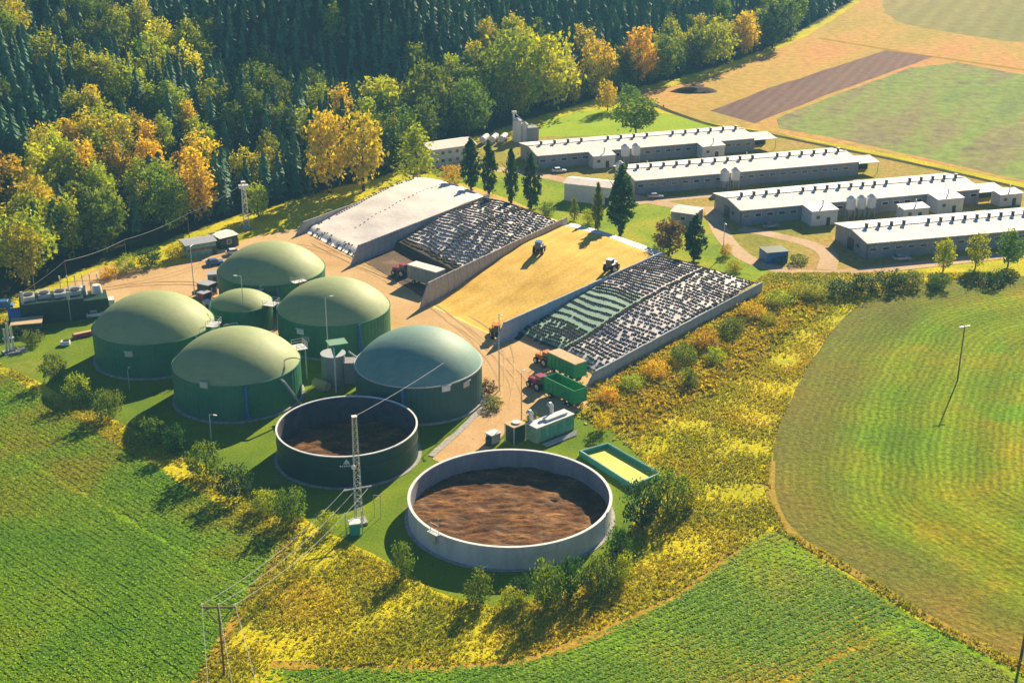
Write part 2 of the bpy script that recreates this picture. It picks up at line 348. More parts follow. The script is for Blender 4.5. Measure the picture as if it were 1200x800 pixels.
LAY = [0]
def jit(poly, res, amp, closed=True):
    out = []; n = len(poly)
    for i in range(n if closed else n - 1):
        a, b = Vector(poly[i]), Vector(poly[(i + 1) % n]); L = (b - a).length; k = max(1, int(L / res))
        for j in range(k):
            p = a.lerp(b, j / k); q = noise.noise_vector(Vector((p.x * .15, p.y * .15, 3.3))); q2 = noise.noise_vector(Vector((p.x * .6, p.y * .6, 9.3)))
            out.append(Vector((p.x + (q.x + q2.x * .4) * amp, p.y + (q.y + q2.y * .4) * amp)))
    return out
def smoothp(pts, it=2, closed=True):
    for _ in range(it):
        o = []; n = len(pts)
        for i in range(n if closed else n - 1):
            a, b = Vector(pts[i]), Vector(pts[(i + 1) % n]); o += [a.lerp(b, .25), a.lerp(b, .75)]
        if not closed: o = [Vector(pts[0])] + o + [Vector(pts[-1])]
        pts = o
    return pts
def px(pts): return [G(*p).to_2d() for p in pts]
def sheet(name, poly, m, label, res=4, amp=.8, smooth=1, grid=None, rowline=None, kind='structure'):
    LAY[0] += 1; z = .004 * LAY[0]
    if smooth: poly = smoothp(poly, smooth)
    b = jit(poly, res, amp) if res else [Vector(p) for p in poly]
    pts = list(b); n = len(b); attr = None
    if grid:
        A = np.array([(p.x, p.y) for p in b]); lo = A.min(0); hi = A.max(0)
        gx, gy = np.meshgrid(np.arange(lo[0], hi[0], grid), np.arange(lo[1], hi[1], grid)); Q = np.column_stack([gx.ravel(), gy.ravel()])
        k = inside(Q, A); Q = Q[k]; Q = Q[dpoly(Q, np.vstack([A, A[:1]])) > grid * .4]; pts += [Vector(q) for q in Q]
    r = delaunay_2d_cdt(pts, [], [list(range(n))], 1, 1e-4)
    V = np.array([(v.x, v.y, z) for v in r[0]])
    if rowline is not None: attr = {'rows': dpoly(V[:, :2], rowline)}
    F_ = np.array([f for f in r[2] if len(f) == 3])
    nrm = np.cross(V[F_[:, 1]] - V[F_[:, 0]], V[F_[:, 2]] - V[F_[:, 0]])[:, 2]; F_[nrm < 0] = F_[nrm < 0][:, ::-1]
    o = npmesh(name, V, F_, m, attr=attr); return tag(o, label, kind=kind)
def strip(name, line, width, m, label, amp=.3, sm=2):
    l = smoothp([Vector(p) for p in line], sm, False); L = []; Rr = []
    for i, p in enumerate(l):
        d = (l[min(i + 1, len(l) - 1)] - l[max(i - 1, 0)]).normalized(); nn = Vector((-d.y, d.x)) * width / 2
        L.append(p + nn); Rr.append(p - nn)
    return sheet(name, L + Rr[::-1], m, label, res=3, amp=amp, smooth=0)

P_LEFT = px([(-250, 470), (-60, 412), (0, 437), (60, 472), (150, 530), (240, 582), (330, 637), (312, 668), (262, 735), (222, 812), (200, 900), (-250, 1000)])
P_BR = px([(318, 776), (400, 781), (480, 781), (600, 775), (680, 748), (800, 692), (868, 640), (905, 617), (935, 637), (1000, 674), (1100, 739), (1200, 790), (1380, 880), (1300, 1000), (300, 1000)])
P_RIGHT = px([(1320, 318), (1200, 324), (1140, 325), (1075, 332), (1020, 348), (982, 378), (958, 410), (932, 455), (912, 500), (902, 550), (904, 590), (925, 625), (1000, 664), (1100, 728), (1200, 776), (1420, 880), (1600, 600)])
P_LAWN = px([(-150, 400), (0, 385), (40, 372), (110, 372), (180, 360), (300, 380), (430, 400), (570, 470), (620, 500), (680, 488), (712, 500), (775, 558), (752, 590), (730, 640), (660, 690), (600, 712), (520, 700), (470, 668), (400, 632), (340, 598), (240, 545), (150, 500), (60, 455), (0, 425), (-150, 400)][:-1])
P_YARD = px([(20, 352), (70, 340), (105, 318), (150, 304), (165, 318), (215, 308), (262, 292), (290, 280), (345, 268), (375, 262), (440, 232), (500, 206), (580, 228), (665, 266), (770, 303), (893, 334), (706, 446), (696, 452), (700, 462), (690, 480), (640, 492), (604, 492), (580, 520), (548, 545), (505, 545), (512, 522), (560, 488), (566, 462), (520, 420), (440, 415), (330, 400), (250, 352), (180, 345), (130, 362), (95, 372), (50, 366)])
sheet('crop_field', P_LEFT, M['crop'], 'green leafy crop field in the lower left corner', 4, .9)
sheet('young_crop_field', P_BR, M['crop2'], 'green and brown crop field along the bottom right', 4, .8)
RL = np.array([(p.x, p.y) for p in smoothp(px([(1320, 300), (1140, 325), (1020, 348), (958, 410), (912, 500), (902, 550), (904, 590), (925, 625), (1000, 664), (1100, 728), (1200, 776), (1420, 880)]), 2, False)])
sheet('cultivated_field', P_RIGHT, M['curved'], 'cultivated field with curved rows on the right', 4, .6, grid=3, rowline=RL)
sheet('grass_lawn', P_LAWN, M['lawn'], 'green grass between and around the round tanks', 3, .8)
sheet('stubble_field', px([(742, 108), (800, 100), (850, 84), (900, 64), (960, 35), (1010, 0), (1080, -50), (1600, -80), (1700, 190), (1300, 232), (1200, 215), (1100, 192), (960, 165), (880, 150), (835, 145), (790, 132), (752, 122)]), M['orange'], 'orange dry stubble field beside the forest', 8, 2)
sheet('olive_field', px([(1030, -10), (1120, -30), (1500, -30), (1500, 60), (1200, 52), (1110, 38), (1040, 25)]), M['olive'], 'olive field in the top right corner', 8, 2)
sheet('far_green_field', px([(893, 147), (960, 118), (1097, 69), (1200, 88), (1400, 115), (1550, 230), (1250, 218), (1200, 212), (1080, 185), (980, 162)]), M['far_green'], 'green field with ploughing streaks behind the barns', 8, 1)
sheet('ploughed_field', px([(832, 130), (900, 104), (1038, 59), (1092, 67), (960, 115), (884, 145)]), M['ploughed'], 'narrow dark ploughed strip beside the green field', 8, .8, smooth=0)
sheet('bright_meadow', px([(622, 155), (640, 143), (665, 133), (715, 127), (790, 134), (840, 148), (870, 165), (760, 178), (640, 180)]), M['brightlawn'], 'bright green meadow behind the rear barn', 6, .8)
sheet('rough_grass', px([(480, 200), (560, 186), (640, 196), (760, 220), (840, 250), (850, 290), (900, 320), (985, 330), (935, 345), (890, 330), (770, 303), (660, 262), (580, 226), (520, 208)]), M['roughlawn'], 'bright grass strip behind the silage clamps', 3, .8)
sheet('farmyard_ground', px([(495, 182), (600, 160), (760, 160), (890, 150), (960, 168), (1080, 192), (1260, 235), (1260, 300), (1200, 302), (1000, 322), (930, 322), (880, 312), (852, 284), (840, 262), (760, 235), (700, 222), (640, 206), (560, 198)]), M['verge'], 'rough grass and bare earth between the barns', 5, 1.2)
sheet('sandy_yard', P_YARD, M['sand'], 'bare sandy yard between the tanks and the silage clamps', 2, .9)
strip('bare_strip', px([(225, 812), (250, 760), (300, 690), (335, 640), (345, 600)]), 2.0, M['brownstrip'], 'brown bare strip along the left crop field')
strip('bare_strip', px([(318, 778), (480, 784), (600, 778), (680, 752), (800, 697), (862, 642)]), 1.8, M['brownstrip'], 'brown bare strip above the lower right field')
strip('dry_track', px([(902, 540), (903, 590), (925, 628), (1000, 668), (1100, 732), (1200, 784), (1400, 880)]), 1.6, M['drytrack'], 'yellow grassy track between the two right fields')
strip('dirt_road', px([(470, 204), (520, 194), (600, 200), (660, 210), (760, 236), (830, 248), (905, 240), (960, 228)]), 5, M['track'], 'pale dirt road past the poplars')
strip('dirt_road', px([(835, 246), (842, 270), (866, 300), (905, 316), (960, 322), (1010, 318), (1100, 308), (1250, 292)]), 4.5, M['track'], 'pale dirt road curving round the barn ends')
strip('dirt_road', px([(868, 268), (930, 280), (975, 296), (968, 316)]), 4.5, M['track'], 'short dirt spur in front of the third barn')
strip('dirt_road', px([(745, 238), (800, 232), (870, 226), (1010, 212)]), 3.5, M['track'], 'thin dirt lane along the second barn')
strip('field_track', px([(742, 112), (790, 133), (838, 149), (880, 153), (960, 170), (1080, 194), (1200, 222), (1350, 255)]), 2.4, M['forestfloor'], 'dark ditch line between barns and far fields')
strip('field_track', px([(960, 45), (1040, 58), (1097, 67), (1200, 82), (1400, 110)]), 2.5, M['brownstrip'], 'thin brown track across the far fields')
M['rut'] = field('wheel_worn_sand', [(.3, (.50, .33, .16)), (.7, (.60, .41, .21))], .2, (1.2, .15), bmp=.2)
for tl in ([(110, 340), (200, 325), (300, 285), (380, 290), (450, 325), (520, 365), (580, 420), (600, 470), (560, 515)], [(430, 300), (480, 340), (560, 395), (610, 440), (620, 470)], [(520, 350), (560, 372), (590, 392), (600, 430), (590, 480)], [(60, 355), (130, 335), (230, 330), (255, 340)], [(470, 330), (440, 318), (400, 300), (370, 285)]):
    P_ = [Vector(p) for p in smoothp(px(tl), 2, False)]
    for sgn in (-1, 1):
        off_ = []
        for i_, p_ in enumerate(P_):
            d_ = (P_[min(i_ + 1, len(P_) - 1)] - P_[max(i_ - 1, 0)]).normalized(); off_.append(p_ + Vector((-d_.y, d_.x)) * .95 * sgn)
        strip('wheel_rut', off_, .45, M['rut'], 'faint darker wheel rut worn into the sandy yard', amp=.25, sm=0)
strip('footpath', px([(505, 535), (540, 505), (572, 470)]), 1.2, M['concrete'], 'concrete path beside the blue green dome')

# ------------------------------------------------------------ grass and crop stuff (uncountable)
def samp(poly, n):
    A = np.array([(p.x, p.y) for p in poly]); lo, hi = A.min(0), A.max(0); out = np.zeros((0, 2))
    while len(out) < n:
        Q = lo + rng.random((n, 2)) * (hi - lo); out = np.vstack([out, Q[inside(Q, A)]])
    return out[:n]
def blades(name, P, m, label, h=(.3, .7), r=.35, nb=4, flat=.5):
    n = len(P); H_ = h[0] + rng.random(n) * (h[1] - h[0]); V = []; 
    ang = rng.random((n, 1)) * 6.28 + np.arange(nb) * 6.28 / nb + rng.normal(0, .3, (n, nb))
    rr = r * (.6 + .8 * rng.random((n, nb)))
    cx, cy = P[:, 0:1], P[:, 1:2]; zz = P[:, 2:3] if P.shape[1] > 2 else 0
    tipx = cx + np.cos(ang) * rr; tipy = cy + np.sin(ang) * rr; tipz = zz + H_[:, None] * (.4 + .6 * rng.random((n, nb)))
    wx, wy = -np.sin(ang) * rr * flat, np.cos(ang) * rr * flat
    a = np.stack([cx + wx * .6, cy + wy * .6, 0 * tipz + zz + .05], -1); b = np.stack([cx - wx * .6, cy - wy * .6, 0 * tipz + zz + .05], -1)
    c = np.stack([tipx - wx, tipy - wy, tipz], -1); d = np.stack([tipx + wx, tipy + wy, tipz], -1)
    V = np.stack([a, b, c, d], 2).reshape(-1, 3); F_ = np.arange(len(V)).reshape(-1, 4)
    return tag(npmesh(name, V, F_, m), label, kind='stuff')
P_VIEW = px([(-60, 340), (-60, 840), (1260, 840), (1260, 320), (900, 320), (700, 440), (560, 520)])
Q = samp(P_VIEW, 260000)
def A2(p): return np.array([(q.x, q.y) for q in p])
bad = inside(Q, A2(P_LEFT)) | inside(Q, A2(P_BR)) | inside(Q, A2(P_RIGHT)) | inside(Q, A2(P_LAWN)) | inside(Q, A2(P_YARD))
Qm = Q[~bad]; nz = np.array([noise.noise(Vector((p[0] * .12, p[1] * .12, 0))) for p in Qm]); Qm = Qm[nz + rng.normal(0, .25, len(Qm)) > -.18]
blades('meadow_grass', Qm[:120000], M['tussock'], 'rough yellow tussocks of dry meadow grass', (.12, .5), .23, 4, .4)
DR = R(46)
def drill(Q, ang, spc, prob=.75):
    n_ = np.array([-math.sin(ang), math.cos(ang)]); c_ = Q @ n_; t_ = np.round(c_ / spc) * spc; k = rng.random(len(Q)) < prob
    Q = Q.copy(); Q[k] += ((t_ - c_ + rng.normal(0, spc * .1, len(Q)))[:, None] * n_)[k]; tl = np.abs(((Q @ n_) % 18) - 9) < .22; return Q[~tl]
Ql = samp(px([(-20, 425), (0, 437), (60, 472), (150, 530), (240, 582), (328, 637), (310, 668), (262, 735), (222, 812), (-20, 812)]), 60000); Ql = drill(Ql, R(-42), 1.1)
blades('crop_plants', Ql, M['cropleaf'], 'leafy green crop plants covering the left field', (.08, .2), .24, 3, .6)
Qr = samp(px([(300, 812), (322, 784), (480, 784), (600, 780), (680, 752), (800, 697), (868, 645), (905, 622), (935, 642), (1000, 680), (1100, 745), (1200, 800), (1210, 812)]), 36000)
nz = np.array([noise.noise(Vector((p[0] * .06, p[1] * .06, 5))) for p in Qr]); Qr = Qr[nz + rng.normal(0, .2, len(Qr)) > -.1]
Qr = drill(Qr, R(35), 1.1); blades('crop_plants', Qr, M['cropleaf'], 'leafy green crop plants covering the lower right field', (.08, .2), .24, 3, .6)

# ------------------------------------------------------------ trees
def crown_mesh(name, shape, nclump, nleaf, leaf, seed):
    """leaf cards gathered in clumps through an uneven crown of unit height and unit width"""
    g = np.random.default_rng(seed); C = []
    lob = [(g.normal(0, 1, 3), g.random() * .35 + .8) for _ in range(7)]
    for _ in range(nclump):
        d = g.normal(0, 1, 3); d /= np.linalg.norm(d)
        rad = .62 + .38 * g.random() ** .5
        if g.random() < .2: rad *= .6
        k = 1 + sum(.10 * (1 if np.dot(d, l / np.linalg.norm(l)) > .6 else -.25) * s for l, s in lob)
        p = d * rad * .5 * k
        t = p[2] + .5
        if shape == 'poplar': wdt = (max(.02, math.sin(math.pi * min(1, max(0, .08 + t * .92)) ** .75))) ** .8; p[0] *= wdt * 1.1; p[1] *= wdt * 1.1
        elif shape == 'cone': wdt = max(.08, 1.25 - 1.15 * t); p[0] *= wdt; p[1] *= wdt
        else:
            p[2] = p[2] * (.9 if p[2] < 0 else 1.0)
        C.append(p)
    C = np.array(C); cs = .13 if shape != 'poplar' else .10
    cs = cs * (.7 + .6 * g.random((nclump, 1, 1)))
    off = g.normal(0, 1, (nclump, nleaf, 3)) * cs * .55; off[:, :, 2] *= .8 if shape != 'poplar' else .45
    c = (C[:, None] + off).reshape(-1, 3); nl = len(c)
    a = g.normal(0, 1, (nl, 3)); a /= np.linalg.norm(a, axis=1)[:, None]; b = np.cross(a, g.normal(0, 1, (nl, 3))); b /= np.linalg.norm(b, axis=1)[:, None]
    s = leaf * (.6 + .8 * g.random((nl, 1)))
    return c, a, b, s
def crown(name, shape, H_, W_, trunk, nclump=70, nleaf=12, leaf=.38, seed=0):
    c, a, b, s = crown_mesh(name, shape, nclump, nleaf, leaf, seed)
    ch = H_ - trunk; c = c * [W_, W_, ch] + [0, 0, trunk + ch / 2]; c[:, 2] = np.clip(c[:, 2], .15, None)
    V = np.stack([c - a * s, c - b * s * .6, c + a * s, c + b * s * .6], 1).reshape(-1, 3); F_ = np.arange(len(V)).reshape(-1, 4)
    return V, F_
def trunkmb(H_, r, seed, limbs=5, spread=.3):
    g = random.Random(seed); mb = MB(); top = Vector((g.uniform(-.2, .2), g.uniform(-.2, .2), H_ * .75))
    mid = Vector((g.uniform(-.15, .15), g.uniform(-.15, .15), H_ * .35))
    mb.cyl((0, 0, -.3), mid, r, r * .75, 7); mb.cyl(mid, top, r * .75, r * .25, 6)
    for i in range(limbs):
        z = H_ * g.uniform(.28, .6); an = g.uniform(0, 6.28); L = H_ * spread * g.uniform(.6, 1)
        p = Vector((0, 0, z)); mb.cyl(p, p + Vector((math.cos(an) * L * .7, math.sin(an) * L * .7, L * .8)), r * .4, r * .12, 5)
    return mb
PROTO = {}
def proto(shape, k):
    """meshes for a tree of 10 m height and given shape, trunk and crown"""
    key = (shape, k)
    if key not in PROTO:
        W_ = {'poplar': 3.6, 'round': 9.0, 'oval': 6.5, 'bush': 12.0, 'cone': 6.0}[shape]
        tr = {'poplar': .3, 'round': 1.2, 'oval': 1.0, 'bush': .1, 'cone': .6}[shape]
        nc = {'poplar': 130, 'round': 110, 'oval': 90, 'bush': 85, 'cone': 80}[shape]
        lf = {'poplar': .3, 'round': .36, 'oval': .34, 'bush': .42, 'cone': .28}[shape]
        V, F_ = crown('c', shape, 10, W_, tr, nc, 18, lf, 100 + k * 7 + hash(shape) % 3 * 0)
        co = npmesh('crown', V, F_, M['leaf']); to = trunkmb(10, .22 if shape != 'bush' else .15, k).build('trunk', M['bark'])
        cm, tm = co.data, to.data; bpy.data.objects.remove(co); bpy.data.objects.remove(to)
        # forest variant: trunk and crown as one mesh
        PROTO[key] = (cm, tm, W_)
    return PROTO[key]
def tree(name, shape, loc, H_, Wd, col, label, cat='tree', group=None, k=None, parts=True):
    k = random.randrange(4) if k is None else k
    cm, tm, W0 = proto(shape, k); s = (Wd / W0, Wd / W0, H_ / 10)
    e = thing(name, label, cat, loc, random.uniform(0, 6.28), group)
    c = link(bpy.data.objects.new('crown', cm), e); c.scale = s; c.color = (*[x * random.uniform(.88, 1.12) for x in col], 1)
    t = link(bpy.data.objects.new('trunk' if shape != 'bush' else 'stem', tm), e); t.scale = (H_ / 10 * 1.1,) * 2 + (H_ / 10,)
    return e
def tree_px(name, shape, u, vb, vt, wpx, col, label, **kw):
    g = G(u, vb); _, _, s = PR(*g); el = math.atan2(CAM_H, g.y)
    if shape == 'poplar': wpx *= .82
    H_ = (vb - vt) / (s * math.cos(el)); return tree(name, shape, (g.x, g.y, hz(g.x, g.y)), H_, wpx / s, col, label, **kw)
GOLD = (.70, .55, .015); YEL = (.64, .62, .02); YG = (.40, .48, .02); OLV = (.16, .25, .025); DKG = (.045, .12, .03); ORG = (.55, .40, .03); TEAL = (.05, .12, .05)
# conifer meshes
def conifer_arr(tiers, nb, seed, H_=14., Rr=2.2):
    g = np.random.default_rng(seed); V = []; F_ = []
    for t in range(tiers):
        f = t / tiers; z = H_ * (.10 + .88 * f); r = Rr * (1 - f) ** (.6 + .12 * (seed % 3)) * (.85 + .3 * g.random()) + .15
        for j in range(nb):
            a = 6.283 * (j + .5 * (t % 2)) / nb + g.normal(0, .15); rr = r * (.75 + .5 * g.random()); wd = 2.3 * rr / nb + .12
            ca, sa = math.cos(a), math.sin(a); dz = H_ / tiers * .9; b = len(V)
            V += [(0, 0, z + dz), (ca * rr * .6 - sa * wd, sa * rr * .6 + ca * wd, z + dz * .25), (ca * rr, sa * rr, z - dz * .35 + g.normal(0, .1)), (ca * rr * .6 + sa * wd, sa * rr * .6 - ca * wd, z + dz * .25)]
            F_ += [(b, b + 1, b + 2, b + 3)]
    b = len(V); V += [(0.08, 0, H_ * .9), (-.08, 0, H_ * .9), (0, 0, H_ * 1.04), (0, .08, H_ * .9)]; F_ += [(b, b + 1, b + 2, b + 3)]
    for q in range(4):
        a = q * math.pi / 2; a2 = a + math.pi / 2; b = len(V)
        V += [(.2 * math.cos(a), .2 * math.sin(a), -1), (.2 * math.cos(a2), .2 * math.sin(a2), -1), (.03 * math.cos(a2), .03 * math.sin(a2), H_ * .8), (.03 * math.cos(a), .03 * math.sin(a), H_ * .8)]; F_ += [(b, b + 1, b + 2, b + 3)]
    fm = [0] * (len(F_) - 4) + [1] * 4
    return np.array(V), np.array(F_), fm
CON = []
for k in range(5):
    V, F_, fm = conifer_arr(11, 8, 50 + k, 13.5, 1.9 + .18 * k); o = npmesh('spruce', V, F_, [M['conifer'], M['bark']], fmat=fm); CON.append(o.data); bpy.data.objects.remove(o)
CONL = [conifer_arr(8, 6, 70 + k, 12.5, 1.9 + .18 * k) for k in range(4)]
DEC = []   # single-mesh broadleaved trees for the dense forest
for k in range(6):
    V, F_ = crown('x', 'round' if k % 2 else 'oval', 14, 9 if k % 2 else 7, 1.5, 90, 16, .42, 300 + k)
    tb = trunkmb(14, .28, k); q4 = [f for f in tb.f if len(f) == 4]; tv = np.array(tb.v); 
    V2 = np.vstack([V, tv]); F2 = np.vstack([F_, np.array(q4) + len(V)])
    o = npmesh('broadleaf_tree', V2, F2, [M['leaf'], M['bark']], fmat=[0] * len(F_) + [1] * len(q4)); DEC.append(o.data); bpy.data.objects.remove(o)
# forest sampling on a jittered grid
sp = 4.2
gx, gy = np.meshgrid(np.arange(-330, 330, sp), np.arange(270, 860, sp)); T = np.column_stack([gx.ravel(), gy.ravel()]) + rng.uniform(-1.7, 1.7, (gx.size, 2))
T = T[inside(T, FP)]; TD = dpoly(T, EP); T = T[TD > 3]; TD = TD[TD > 3]; TH = hill(T)
uu, vv, ss = PR(T[:, 0], T[:, 1], TH + 10); vis = (uu > -45) & (uu < 1245) & (vv > -45)
T, TD, TH, uu, vv, ss = [a[vis] for a in (T, TD, TH, uu, vv, ss)]
GB = np.array([(50, 175), (85, 120), (130, 105), (200, 105), (250, 130), (262, 170), (232, 200), (275, 215), (272, 250), (215, 285), (120, 320), (0, 340), (-60, 330), (-60, 235), (0, 225), (30, 200)])
blobs = [(300, 165, 26, .8, YEL), (400, 195, 38, .8, GOLD), (455, 130, 24, .9, GOLD), (520, 110, 46, .9, OLV), (600, 90, 58, .95, YG), (650, 110, 30, .95, YEL), (700, 75, 22, .9, YG), (740, 60, 18, .8, OLV), (780, 55, 26, .85, YG), (830, 50, 26, .85, YG), (868, 42, 24, .9, YG), (915, 20, 30, .7, OLV), (60, 20, 60, .5, YG), (140, 40, 60, .45, YG), (220, 50, 40, .4, YG), (490, 45, 30, .5, OLV), (330, 140, 60, .35, OLV), (440, 175, 50, .8, OLV), (545, 65, 18, .7, GOLD), (250, 95, 22, .35, ORG)]
con_i, dec_i, dec_c = [], [], []
for i in range(len(T)):
    u, v = uu[i], vv[i]; nn = noise.noise(Vector((T[i, 0] * .03, T[i, 1] * .03, 2))); r = random.random(); col = None
    if inside(np.array([[u, v]]), GB)[0]:
        if r < .85: col = random.choice([GOLD, YEL, YEL, YG, YG, YG, GOLD, OLV]) if v < 230 else random.choice([YG, OLV, YEL, GOLD, OLV])
    else:
        for (bu, bv, br, pr, bc) in blobs:
            if math.hypot(u - bu, v - bv) < br * (1 + .4 * nn):
                if r < pr: col = random.choice([bc, bc, YG if bc != YG else YEL, OLV])
                break
        else:
            if r < .035: col = random.choice([OLV, YG, OLV, GOLD])
    if col is None: con_i.append(i)
    else:
        if random.random() < .36: dec_i.append(i); dec_c.append(col)
con_i = np.array(con_i); o_ = np.argsort(-ss[con_i]); near = con_i[o_[:300]]; rest = con_i[o_[300:]]
for i in near:
    o = link(bpy.data.objects.new('spruce_tree', CON[random.randrange(5)])); s = random.uniform(.6, 1.25)
    o.location = (T[i, 0], T[i, 1], TH[i]); o.scale = (s * random.uniform(.85, 1.35), s * random.uniform(.85, 1.35), s); o.rotation_euler = (0, 0, random.uniform(0, 6.28))
    k = random.uniform(.75, 1.3); o.color = (.07 * k, .19 * k, .10 * k, 1)
    tag(o, 'dark green spruce standing in the dense forest on the hillside', 'spruce tree', 'spruces on the near side of the forest')
Vs, Fs, Ms = [], [], []; off = 0
for i in rest:
    V, F_, fm = CONL[random.randrange(4)]; s = random.uniform(.55, 1.2); a = random.uniform(0, 6.28); ca, sa = math.cos(a) * s, math.sin(a) * s
    X = np.column_stack([V[:, 0] * ca - V[:, 1] * sa, V[:, 0] * sa + V[:, 1] * ca, V[:, 2] * s]) + [T[i, 0], T[i, 1], TH[i]]
    Vs.append(X); Fs.append(F_ + off); Ms += fm; off += len(V)
far = npmesh('distant_spruces', np.vstack(Vs), np.vstack(Fs), [M['coniferfar'], M['bark']], fmat=Ms)
tag(far, 'dark blue green mass of spruces farther up the hillside', 'forest', kind='stuff')
if len(dec_i) > 300:
    o_ = np.argsort(-ss[dec_i])[:300]; dec_i = [dec_i[j] for j in o_]; dec_c = [dec_c[j] for j in o_]
for i, c in zip(dec_i, dec_c):
    o = link(bpy.data.objects.new('broadleaf_tree', DEC[random.randrange(6)])); s = random.uniform(.75, 1.15)
    o.location = (T[i, 0], T[i, 1], TH[i]); o.scale = (s * random.uniform(.9, 1.2), s * random.uniform(.9, 1.2), s * 1.05); o.rotation_euler = (0, 0, random.uniform(0, 6.28))
    k = random.uniform(.75, 1.2); o.color = (c[0] * k, c[1] * k * random.uniform(.9, 1.1), c[2] * k, 1)
    nm = {GOLD: 'golden', YEL: 'yellow', YG: 'yellow green', OLV: 'olive green', ORG: 'orange'}[c]
    tag(o, nm + ' autumn broadleaved tree standing among the spruces of the forest', 'tree', nm + ' broadleaved trees in the forest')
print('forest', len(near), len(rest), len(dec_i))
# forest-edge and single trees
for (n_, sh, u, vb, vt, wp, c, lb) in [
    ('birch_tree', 'oval', 386, 226, 130, 46, GOLD, 'tall golden tree at the forest edge above the white clamp'),
    ('birch_tree', 'oval', 426, 224, 140, 50, YEL, 'yellow oval tree right of the tall golden one at the forest edge'),
    ('larch_tree', 'cone', 488, 213, 148, 50, YG, 'light green pyramid shaped tree behind the white clamp'),
    ('oak_tree', 'round', 452, 165, 100, 50, YEL, 'yellow crowned tree behind the light green pyramid tree'),
    ('oak_tree', 'round', 505, 158, 78, 60, OLV, 'broad olive tree of the forest edge behind the office building'),
    ('oak_tree', 'round', 548, 160, 96, 50, OLV, 'round olive tree left of the feed mill tower'),
    ('oak_tree', 'round', 602, 128, 40, 66, YG, 'big yellow green tree in the middle of the forest edge, left half'),
    ('oak_tree', 'round', 642, 128, 46, 60, YEL, 'big yellow crowned tree right of the big yellow green one'),
    ('oak_tree', 'round', 703, 108, 50, 40, GOLD, 'small orange topped tree at the forest edge over the bright meadow'),
    ('oak_tree', 'oval', 748, 100, 38, 36, GOLD, 'first orange topped tree right of the dark gap in the forest edge'),
    ('oak_tree', 'oval', 782, 94, 44, 34, OLV, 'olive tree between two orange topped ones at the forest edge'),
    ('oak_tree', 'round', 838, 80, 26, 40, YG, 'yellow green tree near the right end of the forest edge'),
    ('oak_tree', 'oval', 872, 66, 18, 34, GOLD, 'last orange tree at the right end of the forest edge'),
    ('oak_tree', 'oval', 905, 56, 6, 36, TEAL, 'dark green tree at the far right end of the forest edge'),
    ('bushy_tree', 'round', 745, 158, 115, 52, OLV, 'round dark green tree standing alone on the bright meadow'),
    ('bushy_tree', 'round', 738, 128, 101, 26, OLV, 'small round tree behind the lone meadow tree'),
    ('bushy_tree', 'round', 712, 130, 96, 20, GOLD, 'small tan tree left of the lone meadow tree'),
    ('young_tree', 'oval', 303, 255, 215, 26, YG, 'small round tree beside the pale lattice mast'),
    ('poplar_tree', 'poplar', 552, 222, 163, 26, DKG, 'leftmost dark poplar behind the clamps'),
    ('poplar_tree', 'poplar', 573, 228, 164, 20, DKG, 'second dark poplar from the left behind the clamps'),
    ('poplar_tree', 'poplar', 599, 238, 174, 17, DKG, 'slim dark poplar, third from the left behind the clamps'),
    ('poplar_tree', 'poplar', 622, 244, 182, 24, DKG, 'dark poplar left of the white garage'),
    ('poplar_tree', 'poplar', 700, 270, 213, 15, OLV, 'slender light poplar in front of the white garage'),
    ('poplar_tree', 'poplar', 727, 275, 197, 37, DKG, 'broadest dark poplar, right of the white garage'),
    ('poplar_tree', 'poplar', 813, 306, 252, 30, DKG, 'dark poplar behind the right end of the tyre covered clamp'),
    ('bare_tree', 'oval', 784, 300, 256, 34, (.2, .15, .06), 'sparse brown tree left of the last poplar'),
    ('young_tree', 'cone', 673, 258, 232, 14, OLV, 'small cone shaped tree beside the white garage'),
    ('young_tree', 'oval', 1105, 318, 280, 22, YG, 'young tree in front of the nearest barn, left one'),
    ('young_tree', 'oval', 1143, 314, 276, 24, YG, 'young tree in front of the nearest barn, middle one'),
    ('young_tree', 'oval', 1181, 312, 271, 26, OLV, 'young tree in front of the nearest barn, right one'),
    ('shrub', 'bush', 530, 212, 193, 26, ORG, 'reddish shrub between the light tree and the poplars')]:
    tree_px(n_, sh, u, vb, vt, wp, c, lb, group='poplars behind the clamps' if n_ == 'poplar_tree' else None)
